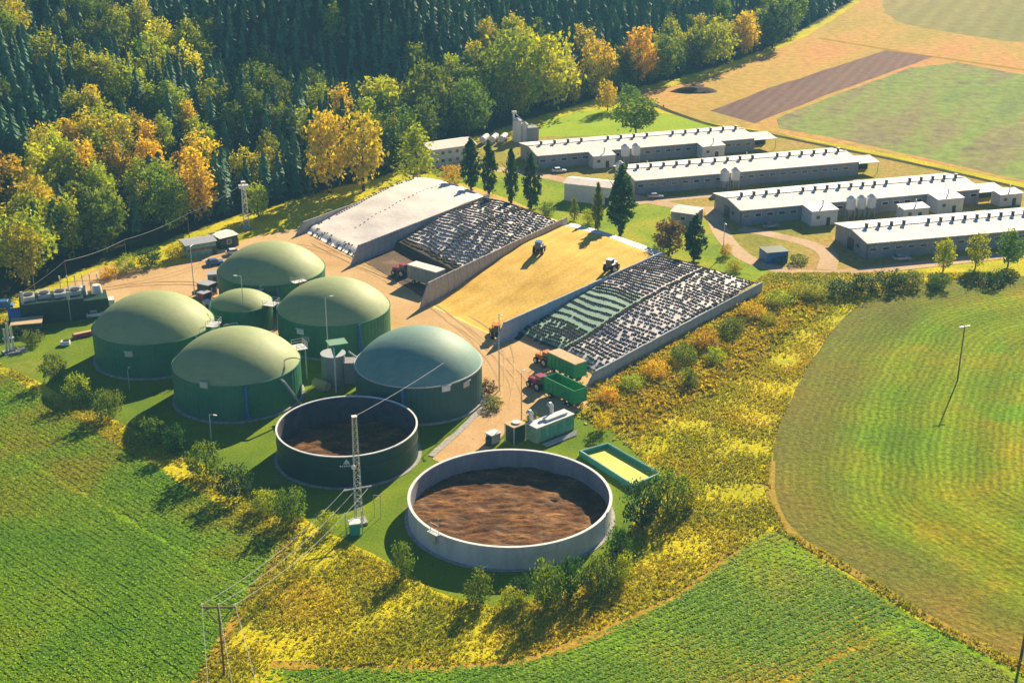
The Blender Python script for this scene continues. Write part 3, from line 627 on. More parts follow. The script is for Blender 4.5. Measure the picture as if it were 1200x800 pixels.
bush_rows = [
    ('beside the left crop field', [(65, 447, 416, 28, OLV), (93, 470, 440, 30, YG), (128, 490, 456, 34, OLV), (182, 518, 492, 32, OLV), (206, 530, 500, 26, DKG), (242, 558, 518, 42, OLV), (275, 582, 545, 40, DKG), (310, 598, 574, 32, YG), (342, 612, 572, 40, OLV), (385, 622, 600, 28, YG), (165, 500, 488, 20, YG)]),
    ('below the pale open tank', [(472, 676, 638, 26, OLV), (562, 706, 672, 34, OLV), (600, 714, 690, 30, YG), (640, 712, 664, 44, OLV), (668, 700, 655, 36, DKG), (700, 694, 652, 34, OLV), (726, 664, 620, 30, DKG), (752, 618, 566, 42, DKG), (782, 600, 548, 46, OLV), (806, 590, 560, 28, YG), (728, 682, 650, 26, YG), (612, 700, 676, 26, DKG)]),
    ('along the meadow beside the outer clamp wall', [(712, 470, 455, 26, GOLD), (740, 455, 440, 28, YG), (768, 442, 422, 30, GOLD), (800, 425, 403, 32, OLV), (826, 408, 388, 32, ORG), (855, 392, 372, 32, OLV), (880, 372, 354, 32, GOLD), (912, 358, 340, 34, YG), (808, 452, 432, 22, OLV), (838, 424, 408, 24, YG), (705, 505, 484, 20, GOLD), (935, 350, 334, 30, YG), (900, 380, 366, 20, YG)]),
    ('in the hedge before the nearest barn', [(955, 350, 334, 30, YG), (985, 346, 328, 34, DKG), (1012, 342, 322, 34, DKG), (1042, 338, 318, 34, DKG), (1068, 336, 318, 30, OLV), (1100, 338, 322, 26, OLV), (1160, 334, 318, 26, DKG)]),
    ('on the left verge of the yard', [(148, 318, 300, 26, YG), (176, 312, 292, 28, DKG), (205, 304, 286, 24, GOLD), (128, 326, 312, 20, GOLD), (572, 462, 446, 20, (.1, .07, .06)), (578, 478, 466, 24, OLV), (626, 498, 484, 18, DKG), (38, 404, 388, 26, OLV), (15, 395, 382, 22, OLV)]),
    ('between the clamps and the barns', [(640, 252, 238, 20, OLV), (690, 262, 246, 18, YG), (770, 305, 290, 22, OLV), (908, 306, 296, 26, OLV), (935, 308, 298, 22, OLV), (860, 318, 306, 20, YG), (850, 300, 286, 14, ORG)])]
CN = {OLV: 'olive green', YG: 'yellow green', DKG: 'dark green', ORG: 'reddish brown', GOLD: 'golden brown'}
used = {}
for where, lst in bush_rows:
    lst = sorted(lst); ordn = ['first', 'second', 'third', 'fourth', 'fifth', 'sixth', 'seventh', 'eighth']
    cnt = {}
    for (u, vb, vt, wp, c) in lst:
        cn = CN.get(c, 'purple brown'); cnt[cn] = cnt.get(cn, 0) + 1
        tree_px('shrub', 'bush', u, vb, vt, wp, c, ordn[cnt[cn] - 1] + ' ' + cn + ' shrub from the left ' + where, cat='shrub', group='shrubs ' + where)
Qb = samp(px([(700, 462), (760, 420), (880, 345), (930, 335), (960, 345), (900, 400), (840, 440), (740, 500), (700, 490)]), 9000); Qb = Qb + rng.normal(0, 2.2, Qb.shape)
blades('tall_weeds', Qb, foliage('weed_blades', [(.3, (.30, .32, .02)), (.5, (.55, .44, .03)), (.7, (.48, .50, .03))], .4, .3, .1), 'tall russet and golden weeds on the bank below the clamp wall', (.3, 1.0), .5, 5, .4)

# ------------------------------------------------------------ round tanks
def ring(ro, ri, z0, z1, n=96): return MB().lathe([(ri, z0), (ro, z0), (ro, z1), (ri, z1), (ri, z0)], n)
def dome_tank(u, v, Wpx, hw, hd, mw, md, label, seed):
    c = G(u, v, hw); _, _, s = PR(c.x, c.y, hw); r = Wpx / 2 / s
    t = thing('gas_dome_tank', label, 'tank', (c.x, c.y, 0), 0, 'domed digester tanks')
    n = 144; V = []; F_ = []          # ribbed cladding
    for z in (0, hw):
        for i in range(n * 2):
            a = math.pi * i / n; rr = r + (.05 if (i // 2) % 2 else 0); V.append((rr * math.cos(a), rr * math.sin(a), z))
    for i in range(n * 2): k = (i + 1) % (n * 2); F_.append((i, k, 2 * n + k, 2 * n + i))
    npmesh('wall', V, F_, mw, t)
    ring(r + .5, r - .2, 0, .35).build('plinth', M['concrete'], t)
    prof = [];
    for j in range(17):
        f = j / 16; a = f * math.pi / 2; x = math.cos(a) ** .93; zz = math.sin(a) ** 1.12
        prof.append(((r + .03) * x + .001, hw + .12 + hd * zz))
    # spherical cap
    Rs = (r * r + hd * hd) / (2 * hd); prof = []
    a1 = math.asin(min(1, r / Rs)) if hd < r else math.pi / 2
    for j in range(17):
        a = a1 * (1 - j / 16); prof.append((max(.001, Rs * math.sin(a)), hw + .12 + Rs * math.cos(a) - (Rs - hd)))
    MB().lathe(prof, 96).build('membrane_dome', md, t, smooth=True)
    ring(r + .16, r - .1, hw - .1, hw + .16).build('rim', M['greenwall'] if md is M['dome'] else M['steel'], t)
    return t, c, r
def platform(t, r, hw, ang, w=3.0, d=2.2, drop=0):
    """service platform with hood and ladder on the rim"""
    ca, sa = math.cos(ang), math.sin(ang); a = MB().box((0, 0, 0), (d, w, .12)); o = a.build('service_platform', M['white'], t, loc=(ca * (r + d * .3), sa * (r + d * .3), hw + .5 - drop), rz=ang)
    b = MB()
    for s in (-.3, .3): b.cyl((d / 2, s, -hw), (d / 2, s, .9), .05, n=5)
    for k in range(int(hw / .4)): b.cyl((d / 2, -.3, -hw + .3 + k * .4), (d / 2, .3, -hw + .3 + k * .4), .03, n=4)
    b.build('ladder', M['steel'], o)
    rl = MB()
    for q in ((-d / 2, -w / 2), (d / 2, -w / 2), (d / 2, w / 2), (-d / 2, w / 2)): rl.cyl((*q, 0), (*q, 1.1), .04, n=5)
    for z in (.55, 1.1): rl.tube([(-d / 2, -w / 2, z), (d / 2, -w / 2, z), (d / 2, w / 2, z), (-d / 2, w / 2, z)], .035, 5)
    rl.build('railing', M['steel'], o); return o
def hpanel(t, r, z, ang, m='steel'):
    b = MB().box((r + .12, 0, 0), (.18, 1.6, 1.1)); b.box((r + .2, 0, .62), (.5, 1.9, .12)); b.build('inspection_window', M[m], t, loc=(0, 0, z), rz=ang)
def mixer(t, r, hw, ang):
    b = MB(); b.box((r + .35, 0, hw * .55), (.3, .5, hw * .9)); b.cyl((r + .3, 0, hw * .95), (r + 1.6, 0, hw * .25), .14, n=7); b.box((r + 1.6, 0, hw * .2), (.8, .8, .6))
    b.build('agitator_mast', M['blue'], t, rz=ang)
a = dome_tank(180, 379, 139, 7, 6.0, M['greenwall'], M['dome'], 'leftmost large green domed tank beside the crop field', 1)
platform(a[0], a[2], 7, R(-8)); hpanel(a[0], a[2], 5.3, R(-100)); mixer(a[0], a[2], 7, R(-35))
b3 = dome_tank(277, 423.5, 148, 7, 6.0, M['greenwall'], M['dome'], 'nearest green domed tank, left of the dark open tank', 2)
platform(b3[0], b3[2], 7, R(28)); mixer(b3[0], b3[2], 7, R(-72)); hpanel(b3[0], b3[2], 7.2, R(-108))
pp = MB(); pp.tube([(b3[2] * math.cos(R(-38)), b3[2] * math.sin(R(-38)), 6.6), ((b3[2] + 1.2) * math.cos(R(-38)), (b3[2] + 1.2) * math.sin(R(-38)), 6.2), ((b3[2] + 4) * math.cos(R(-30)), (b3[2] + 4) * math.sin(R(-30)), .6)], .22, 8); pp.build('feed_pipe', M['concrete'], b3[0])
s2 = dome_tank(283, 354, 71, 6, 2.4, M['greenwall'], M['dome'], 'small green domed tank between the four large ones', 3)
platform(s2[0], s2[2], 6, R(-20), 2.6, 2.6); platform(s2[0], s2[2], 6, R(70), 2.2, 1.8)
b4 = dome_tank(391, 359.5, 131, 7, 5.7, M['greenwall'], M['dome'], 'green domed tank in the centre beside the sandy yard', 4)
mixer(b4[0], b4[2], 7, R(-58)); hpanel(b4[0], b4[2], 5.6, R(-118), 'white'); hpanel(b4[0], b4[2], 4.2, R(-112))
b5 = dome_tank(318, 315, 124, 7, 5.7, M['greenwall'], M['dome'], 'rearmost green domed tank nearest the forest', 5)
platform(b5[0], b5[2], 7, R(-52), 3, 1.6); mixer(b5[0], b5[2], 7, R(-75)); hpanel(b5[0], b5[2], 6, R(-48), 'red')
b6 = dome_tank(490.5, 424, 148, 7.3, 6.2, M['bluewall'], M['domeblue'], 'large blue green domed tank beside the road', 6)
hpanel(b6[0], b6[2], 6.2, R(-40)); mixer(b6[0], b6[2], 7, R(-100)); hpanel(b6[0], b6[2], 6.6, R(-62), 'white')

def open_tank(u, v, Wpx, hw, mo, mi, mrim, label, content, seed, rimw):
    c = G(u, v, hw); _, _, s = PR(c.x, c.y, hw); r = Wpx / 2 / s
    t = thing('open_slurry_tank', label, 'tank', (c.x, c.y, 0))
    MB().lathe([(r, 0), (r, hw)], 128).build('outer_wall', mo, t, smooth=True)
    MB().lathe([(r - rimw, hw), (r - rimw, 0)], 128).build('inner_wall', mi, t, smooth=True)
    ring(r + .06, r - rimw - .05, hw - .06, hw + .1, 128).build('rim', mrim, t)
    ring(r + .6, r + .02, 0, .12, 96).build('footing', M['concrete'], t)
    # crusted slurry surface with ridges
    n = 90; g = np.linspace(-1, 1, n); X, Y = np.meshgrid(g, g); k = (X ** 2 + Y ** 2)
    q = r - rimw - .02; U = X * np.sqrt(1 - Y ** 2 / 2) * q; W2 = Y * np.sqrt(1 - X ** 2 / 2) * q
    Z = np.array([noise.fractal(Vector((x * .16, y * .42 + 1.5 * noise.noise(Vector((x * .1, y * .1, seed))), seed)), 1.0, 2.1, 5) for x, y in zip(U.ravel(), W2.ravel())])
    Z2 = np.array([abs(noise.noise(Vector((x * .35, y * .9 + noise.noise(Vector((x * .2, y * .2, 1))) * 2, seed + 4)))) for x, y in zip(U.ravel(), W2.ravel())])
    Z = content + .22 * Z - .45 * Z2 + .12
    II = np.arange(n * n).reshape(n, n); F_ = np.column_stack([II[:-1, :-1].ravel(), II[:-1, 1:].ravel(), II[1:, 1:].ravel(), II[1:, :-1].ravel()])
    npmesh('slurry', np.column_stack([U.ravel(), W2.ravel(), Z]), F_, M['slurry'], t, smooth=True)
    return t, c, r
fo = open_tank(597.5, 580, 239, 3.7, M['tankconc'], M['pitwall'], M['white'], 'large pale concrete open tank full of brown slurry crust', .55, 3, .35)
ro = open_tank(406.5, 498, 165, 5.6, M['darkwall'], M['tankinner'], M['white'], 'dark green open tank with brown slurry behind the lattice mast', .9, 8, .2)
MB().lathe([(ro[2] + .02, 3.4), (ro[2] + .07, 3.4), (ro[2] + .07, 3.55), (ro[2] + .02, 3.55)], 96).build('reinforcing_band', M['darksteel'], ro[0])
# maker's mark and caption on the dark open tank, as small raised pieces
lg = MB(); aa = R(-84)
lg.add([(-.55, 0, .0), (.55, 0, .0), (0, 0, .75)], [(0, 1, 2)]); lg.box((0, -.01, -.12), (1.1, .02, .1))
for k in range(7): lg.box((-1.05 + k * .35, 0, -.5), (.22, .03, .3))
lg.build('wall_emblem', M['white'], ro[0], loc=((ro[2] + .06) * math.cos(aa), (ro[2] + .06) * math.sin(aa), 4.5), rz=aa + R(90))
# stair / overflow bracket on pale tank rim
br = MB(); an = R(-134)
for s in (-.9, .9): br.cyl((s, 0, 0), (s, 0, 1.4), .05, n=5)
br.cyl((-.9, 0, 1.4), (.9, 0, 1.4), .05, n=5); br.box((0, 0, 0), (2.2, 1.2, .12)); br.cyl((.9, 0, 1.2), (.9, 0, 2.6), .05, n=5); br.box((0, -.35, -.9), (1.0, .08, 1.6))
br.build('rim_ladder', M['steel'], fo[0], loc=((fo[2] + .1) * math.cos(an), (fo[2] + .1) * math.sin(an), 3.7), rz=an + R(90))
hr = MB()
for k in range(9): hr.cyl((k * 1.2, 0, 0), (k * 1.2, 0, 1.1), .04, n=5)
hr.cyl((0, 0, 1.1), (9.6, 0, 1.1), .04, n=5); hr.cyl((0, 0, .6), (9.6, 0, .6), .03, n=5)

# ------------------------------------------------------------ silage clamps
def gp(u, v, z=0): return G(u, v, z).to_2d()
WN = [gp(356, 273), gp(421, 307), gp(502, 357), gp(591, 400), gp(697, 450)]
WF = [gp(500, 208, 3), gp(573, 233, 3), gp(664, 264, 3), gp(776, 301, 3), gp(893, 331, 2.6)]
WH = [3.0, 4.3, 5.2, 4.3, 2.8]
def clamp_wall(i, label, m=M['concrete']):
    a, b = WN[i], WF[i]; L = (b - a).length; ang = math.atan2(b.y - a.y, b.x - a.x)
    t = thing('clamp_wall', label, 'wall', (a.x, a.y, 0), ang, 'concrete walls of the silage clamps')
    n = int(L / 2.4); w_ = L / n; me = None
    for k in range(n):
        if me is None:
            p = MB().box((w_ / 2, 0, WH[i] / 2), (w_ - .05, .34, WH[i]), taper=1.0); p.box((w_ / 2, -.35, .2), (w_ - .05, .5, .4)); o = p.build('wall_panel', m, t); me = o.data
        else: o = link(bpy.data.objects.new('wall_panel', me), t)
        o.location = (k * w_, random.uniform(-.02, .02), random.uniform(-.05, .03))
    MB().add([(-3.2, -.17, 0), (0, -.17, 0), (0, -.17, WH[i]), (0, .17, WH[i]), (0, .17, 0), (-3.2, .17, 0)], [(0, 1, 2), (5, 3, 4), (0, 2, 3, 5), (0, 5, 4, 1), (1, 4, 3, 2)]).build('sloping_end', m, t)
    return t
clamp_wall(0, 'low concrete wall left of the white covered silage')
clamp_wall(1, 'concrete wall between the white cover and the tyre covered heap')
clamp_wall(2, 'tall concrete wall left of the open golden silage')
M['bluewallp'] = mat('bluish_concrete', [(.3, (.3, .36, .42)), (.7, (.42, .47, .52))], .5, .8, fine=(2, .1), sc=(2.5, 2.5, .5))
clamp_wall(3, 'bluish concrete wall right of the open golden silage', M['bluewallp'])
clamp_wall(4, 'low outer concrete wall facing the yellow meadow', M['bluewallp'])
def sm(x, a, b): x = max(0, min(1, (x - a) / (b - a))); return x * x * (3 - 2 * x)
def bil(q, s, t): return (q[0] * (1 - s) + q[3] * s) * (1 - t) + (q[1] * (1 - s) + q[2] * s) * t
def heap_fn(i, hf, seed):
    dirn = [(WF[k] - WN[k]).normalized() for k in (i, i + 1)]
    def f(s, t):
        q = (WN[i], WN[i + 1], WF[i + 1], WF[i]); e = .25 / (q[1] - q[0]).length
        p = bil(q, s, e + t * (1 - 2 * e)); z = hf(s, t) + .22 * noise.noise(Vector((p.x * .16, p.y * .16, seed))) * min(1, hf(s, t))
        return Vector((p.x, p.y, max(.05, z)))
    return f
def patch(name, f, s0, s1, t0, t1, m, parent, ns=60, ntt=24, lift=0, skirt=False):
    V = []; 
    for a in range(ns + 1):
        for b in range(ntt + 1):
            p = f(s0 + (s1 - s0) * a / ns, t0 + (t1 - t0) * b / ntt); V.append((p.x, p.y, p.z + lift))
    k = ntt + 1; F_ = [(a * k + b, a * k + b + 1, (a + 1) * k + b + 1, (a + 1) * k + b) for a in range(ns) for b in range(ntt)]
    if skirt:
        for (idx) in ([a * k for a in range(ns + 1)], [a * k + ntt for a in range(ns + 1)], list(range(k)), [ns * k + b for b in range(k)]):
            b0 = len(V); V += [(V[i_][0], V[i_][1], 0) for i_ in idx]; F_ += [(idx[j], idx[j + 1], b0 + j + 1, b0 + j) for j in range(len(idx) - 1)]
    return npmesh(name, V, F_, m, parent, smooth=True)
h1 = lambda s, t: (1.2 * sm(s, 0, .06) + 3.1 * sm(s, .0, .75) * (1 - .45 * sm(s, .9, 1.0))) * (1 - .0 * t) + .9 * math.sin(math.pi * t) * sm(s, .05, .4)
h2 = lambda s, t: (0 if s < .23 else (1.6 * sm(s, .23, .27) + 2.5 * sm(s, .25, .7) + 1.0 * math.sin(math.pi * t) * sm(s, .26, .5))) * (1 - .3 * sm(s, .93, 1))
h3 = lambda s, t: (4.1 * sm(s, -.12, .72) - .35 + .9 * math.sin(math.pi * t) * sm(s, .2, .7)) * (1 - .2 * sm(s, .94, 1))
h4 = lambda s, t: (1.2 * sm(s, .03, .12) + 2.0 * sm(s, .05, .75) + (.9 * (1 - t) + .5) * math.sin(math.pi * (.15 + .7 * t)) * sm(s, .08, .5)) * (1 - .3 * sm(s, .95, 1)) * (1 - .12 * t)
f1, f2, f3, f4 = [heap_fn(i, h, 3 + i) for i, h in enumerate((h1, h2, h3, h4))]
H1 = thing('silage_heap', 'smooth white covered silage heap in the leftmost clamp', 'silage heap', group='silage heaps')
H2 = thing('silage_heap', 'silage heap densely covered with tyres on white film', 'silage heap', group='silage heaps')
H3 = thing('silage_heap', 'open golden silage heap with two machines on it', 'silage heap', group='silage heaps')
H4 = thing('silage_heap', 'silage heap under green net and tyre rows in the rightmost clamp', 'silage heap', group='silage heaps')
patch('cover_film', f1, .012, 1, 0, .5, M['film'], H1, skirt=True); patch('cover_film', f1, .012, 1, .5, 1, M['film'], H1, lift=.02, skirt=True)
patch('cover_film', f2, .29, 1, 0, .5, M['film'], H2, skirt=True); patch('cover_film', f2, .27, 1, .5, 1, M['film'], H2, lift=.02, skirt=True)
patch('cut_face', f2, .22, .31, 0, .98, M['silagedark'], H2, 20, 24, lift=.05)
patch('silage_body', f3, 0.0, .97, 0, 1, M['silage'], H3, 90, 40, skirt=True)
patch('cover_film', f3, .965, 1.03, .0, 1, M['film'], H3, 6, 30, lift=.12, skirt=True)
patch('shaded_face', f4, .0, .1, 0, 1, M['black'], H4, 12, 24, lift=-.02); patch('cover_net', f4, .085, .56, 0, .5, M['net'], H4); patch('cover_film', f4, .56, 1, 0, .5, M['filmgrey'], H4, skirt=True)  # black patch at the near end paints in the dark shadow there
patch('cover_film', f4, .065, 1, .5, 1, M['filmgrey'], H4, lift=.01)
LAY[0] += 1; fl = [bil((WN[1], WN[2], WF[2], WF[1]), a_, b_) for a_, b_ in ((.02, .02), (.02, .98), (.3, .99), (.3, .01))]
sheet('clamp_floor', fl, M['clampfloor'], 'stained concrete floor with painted wall shadow in the mouth of the second clamp', 3, .35, smooth=0)
# silage spill at the foot of the cut face
sc_ = MB()
# tyres
def torus(nM, nm, Rm=.26, rm=.13):
    V = []; F_ = []
    for i in range(nM):
        a = 2 * math.pi * i / nM
        for j in range(nm):
            b = 2 * math.pi * j / nm; V.append(((Rm + rm * math.cos(b)) * math.cos(a), (Rm + rm * math.cos(b)) * math.sin(a), rm * .8 * math.sin(b) + .12))
            F_.append((i * nm + j, ((i + 1) % nM) * nm + j, ((i + 1) % nM) * nm + (j + 1) % nm, i * nm + (j + 1) % nm))
    return np.array(V), np.array(F_)
tv, tf = torus(10, 5); tob = npmesh('tyre', tv, tf, M['rubber'], smooth=True); TM = tob.data; bpy.data.objects.remove(tob)
tvl, tfl = torus(8, 4)
ty = {1: [], 2: [], 4: []}
def dims(i): return (WF[i] - WN[i]).length, (WN[i + 1] - WN[i]).length
L4, D4 = dims(3)
def put(i, f, s, t, p=1.0, k=1.0):
    if 0.01 < t < .99 and s < .995 and random.random() < p: ty[i].append((f(s, t), k))
# heap 4
s = .1
while s < .98:                                   # left half: rows across
    step = (1.15 if s < .22 else (2.6 if s < .5 else 1.45)) / L4
    nt_ = int(D4 * .5 / .68)
    for j in range(nt_): put(4, f4, s + random.uniform(-.07, .07) / L4 + .004 * math.sin(j * .35 + s * 20), .02 + .46 * j / nt_, .975 if s > .22 else .85)
    s += step
s = .08
while s < .985:                                  # right half: looser dotted rows
    nt_ = int(D4 * .5 / .86)
    for j in range(nt_ + 1): put(4, f4, s + random.uniform(-.1, .1) / L4 + .006 * math.sin(j * .3 + s * 9), .53 + .455 * j / nt_ + random.uniform(-.005, .005), .88)
    s += 1.3 / L4
for j in range(int(L4 / .8)):
    for t0 in (.5, .515, .985): put(4, f4, .06 + .93 * j * .8 / L4, t0 + random.uniform(-.004, .004), .9)
L2, D2 = dims(1)
for half in (0, 1):
    s = .29
    while s < .985:
        nt_ = int(D2 * .5 / .68)
        for j in range(nt_ + 1):
            sn = noise.noise(Vector((s * 14, j * .25, half * 5.)))
            put(2, f2, s + (.35 * math.sin(j * (1.1 if half else .3) + s * 30) + random.uniform(-.12, .12)) / L2, half * .5 + .015 + .47 * j / nt_, .95 if sn > -.35 else .7)
        s += (1.45 if half == 0 else 1.3) / L2
for j in range(int(L2 * .7 / .8)):
    for t0 in (.5, .02, .98): put(2, f2, .29 + .7 * j * .8 / (L2 * .7), t0, .9)
L1, D1 = dims(0)
for j in range(22): put(1, f1, .2 + .7 * j / 22, .46 + .01 * math.sin(j), 1, .55)
for j in range(45): put(1, f1, .1 + .88 * j / 45, .03, .8, .8)
for j in range(60): put(1, f1, .015 + random.random() * .05, random.random(), .8, .7)
allt = [(PR(*p)[2], i, p, k) for i in ty for p, k in ty[i]]; allt.sort(key=lambda a: -a[0])
lab = {1: 'old black tyre weighing down the smooth white silage film', 2: 'black tyre in the dense tyre pattern of the second clamp', 4: 'black tyre in the rows holding down the rightmost silage cover'}
for sc4, i, p, k in allt[:300]:
    o = link(bpy.data.objects.new('tyre', TM)); o.location = p; o.scale = (k,) * 3; o.rotation_euler = (random.uniform(-.15, .15), random.uniform(-.15, .15), random.uniform(0, 3)); tag(o, lab[i], 'tyre', 'single tyres on the silage cover ' + ('rightmost' if i == 4 else 'others'))
for i in ty:
    r_ = [(p, k) for _, j, p, k in allt[300:] if j == i]
    if not r_: continue
    P_ = np.array([(*p,) for p, k in r_]); K = np.array([k for p, k in r_])
    V = (tvl[None] * K[:, None, None] * rng.uniform(.85, 1.15, (len(K), 1, 1)) + P_[:, None]).reshape(-1, 3); F_ = (tfl[None] + (np.arange(len(K)) * len(tvl))[:, None, None]).reshape(-1, 4)
    tag(npmesh('tyre_rows', V, F_, M['rubber'], smooth=True), {1: 'scattered tyres on the smooth white silage film', 2: 'dense tyres covering the white film of the second clamp', 4: 'long rows of tyres on the rightmost silage cover'}[i], kind='stuff')
print('tyres', len(allt))

# ------------------------------------------------------------ barns
def barn(ul, vl, ur, vr, he, hr, wd, label, nvent, gaps=(), annexes=(), Lmin=None, door=True):
    """front eave left / right pixel at eave height"""
    a = G(ul, vl, he); b = G(ur, vr, he); L = (b - a).to_2d().length; ang = math.atan2(b.y - a.y, b.x - a.x)
    if Lmin: L = Lmin
    t = thing('livestock_barn', label, 'barn', (a.x, a.y, 0), ang, 'long low livestock barns')
    w = MB(); w.box((L / 2, .55, he / 2), (L - .8, .3, he)); w.box((L / 2, wd - .55, he / 2), (L - .8, .3, he))
    for x in (.55, L - .55): w.add([(x - .15, .4, 0), (x - .15, wd - .4, 0), (x - .15, wd - .4, he), (x - .15, wd / 2, hr - .15), (x - .15, .4, he), (x + .15, .4, 0), (x + .15, wd - .4, 0), (x + .15, wd - .4, he), (x + .15, wd / 2, hr - .15), (x + .15, .4, he)], [(0, 1, 2, 3, 4), (9, 8, 7, 6, 5), (0, 5, 6, 1), (1, 6, 7, 2), (2, 7, 8, 3), (3, 8, 9, 4), (4, 9, 5, 0)])
    w.build('wall', M['plaster'], t)
    r = MB(); n = int(L / 1.0)
    for side in (0, 1):
        y0, y1 = (-.15, wd / 2) if side == 0 else (wd + .15, wd / 2); vs = []
        for k in range(2 * n + 1):
            x = L * k / (2 * n); dz = .05 if k % 2 else 0
            vs += [(x, y0, he + .05 + dz), (x, y1, hr + dz), (x, y0, he - .12), (x, y1, hr - .14)]
        fs = []
        for k in range(2 * n):
            i0 = k * 4; j0 = i0 + 4; fs += [(i0, j0, j0 + 1, i0 + 1), (i0 + 2, i0 + 3, j0 + 3, j0 + 2), (i0, i0 + 2, j0 + 2, j0)]
        fs += [(0, 1, 3, 2), (8 * n, 8 * n + 2, 8 * n + 3, 8 * n + 1)]; r.add(vs, fs)
    ro_ = r.build('roof', M['roof'], t); MB().box((L / 2, wd / 2, hr + .1), (L, .5, .1)).build('ridge_cap', M['roof'], ro_)
    vm = None
    for k in range(nvent):
        if k in gaps: continue
        if vm is None:
            v_ = MB(); v_.cyl((0, 0, -.3), (0, 0, .85), .42, n=12); v_.cyl((0, 0, .85), (0, 0, 1.0), .58, .58, n=12)
            v_.cyl((0, 0, -.35), (0, 0, .05), .62, .45, n=12); o = v_.build('roof_vent', M['darksteel'], t); vm = o.data
            cpm = MB().cyl((0, 0, 1.01), (0, 0, 1.15), .62, .3, n=12).build('vent_cap', M['white'], o).data; first = o
        else:
            o = link(bpy.data.objects.new('roof_vent', vm), t); c_ = link(bpy.data.objects.new('vent_cap', cpm), o)
        o.location = (L * (.06 + .9 * k / (nvent - 1)), wd / 2 + .1, hr + .05)
    wm = None
    for k in range(int(L / 3.4)):
        x = 2 + k * 3.4
        if wm is None:
            f_ = MB().box((0, 0, 0), (1.9, .12, 1.0)); o = f_.build('window', M['white'], t); wm = o.data; pm = MB().box((0, -.07, 0), (1.65, .05, .78)).build('pane', M['glass'], o).data
        else: o = link(bpy.data.objects.new('window', wm), t); link(bpy.data.objects.new('pane', pm), o)
        o.location = (x, .37, he * .6)
    d = MB().box((.36, wd / 2, 1.5), (.1, 3.2, 3.0)); d.build('door', M['darksteel'], t)
    MB().box((.3, wd / 2 - 3.5, 2.2), (.1, 1.2, .8)).build('window', M['glass'], t)
    return t, a, L, ang
def local(bn, x, y, z=0):
    t, a, L, ang = bn; return (a.x + x * math.cos(ang) - y * math.sin(ang), a.y + x * math.sin(ang) + y * math.cos(ang), z)
B1 = barn(629, 183, 886, 162, 4.2, 5.35, 17, 'rearmost long barn in front of the bright meadow', 16, (4, 9))
B2 = barn(744, 212, 1009, 189.5, 4.2, 5.35, 17, 'second long barn from the back', 17, (10,))
B3 = barn(867.5, 247, 1151, 221.5, 4.2, 5.35, 17, 'third long barn with three white annexes in front', 19, (4, 13))
B4 = barn(1016, 285.5, 1200, 269.6, 4.2, 5.35, 17, 'nearest long barn cut by the right picture edge', 20, (4,), Lmin=72)
def annex(bn, x, w, d, h, name, label, cat='shed', m='lightwall', y=None, chim=True, roofm='white'):
    y = -d / 2 - .1 if y is None else y
    t = thing(name, label, cat, local(bn, x, y), bn[3])
    MB().box((0, 0, h / 2), (w, d, h)).build('wall', M[m], t)
    MB().add([(-w / 2 - .2, -d / 2 - .2, h + .02), (w / 2 + .2, -d / 2 - .2, h + .02), (w / 2 + .2, d / 2 + .1, h + .5), (-w / 2 - .2, d / 2 + .1, h + .5), (-w / 2 - .2, -d / 2 - .2, h + .2), (w / 2 + .2, -d / 2 - .2, h + .2), (w / 2 + .2, d / 2 + .1, h + .68), (-w / 2 - .2, d / 2 + .1, h + .68)], [(3, 2, 1, 0), (4, 5, 6, 7), (0, 1, 5, 4), (1, 2, 6, 5), (2, 3, 7, 6), (3, 0, 4, 7)]).build('roof', M[roofm], t)
    MB().box((w * .15, -d / 2 - .04, 1.05), (1.1, .06, 2.1)).build('door', M['darksteel'], t)
    MB().box((-w * .25, -d / 2 - .03, h * .6), (1.0, .06, .8)).build('window', M['glass'], t)
    if chim: c = MB(); c.cyl((w * .1, 0, h), (w * .1, 0, h + 1.9), .18, n=8); c.cyl((w * .1, 0, h + 1.9), (w * .1, 0, h + 2.1), .3, .12, n=8); c.build('flue', M['steel'], t)
    return t
def silo(loc, rz, label, h=6.4, r=1.25):
    t = thing('feed_silo', label, 'silo', loc, rz, 'white feed silos beside the barns')
    MB().lathe([(.01, h), (.3, h - .05), (r, h - .9), (r, h * .42)], 20).build('bin', M['white'], t, smooth=False)
    MB().lathe([(r, h * .42), (.2, h * .14), (.2, h * .1), (.01, h * .1)], 20).build('hopper', M['steel'], t)
    for k in range(4):
        a = R(45 + 90 * k); MB().cyl((r * .95 * math.cos(a), r * .95 * math.sin(a), 0), (r * .95 * math.cos(a), r * .95 * math.sin(a), h * .6), .08, n=6).build('leg', M['steel'], t)
    l = MB(); 
    for s in (-.2, .2): l.cyl((r + .15, s, .3), (r + .15, s, h - .8), .03, n=4)
    for k in range(12): l.cyl((r + .15, -.2, .6 + k * .5), (r + .15, .2, .6 + k * .5), .025, n=4)
    l.build('ladder', M['steel'], t)
annex(B1, 20, 7, 4, 3.6, 'annex_shed', 'white annex shed in front of the rearmost barn, left one')
annex(B1, 56, 7.5, 4, 3.8, 'annex_shed', 'white annex shed in front of the rearmost barn, right one')
annex(B2, 10, 7, 3.5, 2.8, 'annex_shed', 'low white box behind the second barn', y=17)
annex(B2, 42, 7, 3.5, 3.0, 'annex_shed', 'small white shed behind the right part of the second barn', y=17)
annex(B3, 21.5, 7.5, 5.5, 3.9, 'annex_shed', 'white annex shed in front of the third barn, left one')
annex(B3, 47, 7.5, 3.5, 3.0, 'annex_shed', 'long low white shed in front of the third barn', y=-6.5)
annex(B3, 59, 7.8, 5.5, 4.0, 'annex_shed', 'white annex shed in front of the third barn, right one')
annex(B3, 79, 7, 4, 3.2, 'annex_shed', 'blue grey shed at the right picture edge behind the nearest barn', m='lightwall', y=-2)
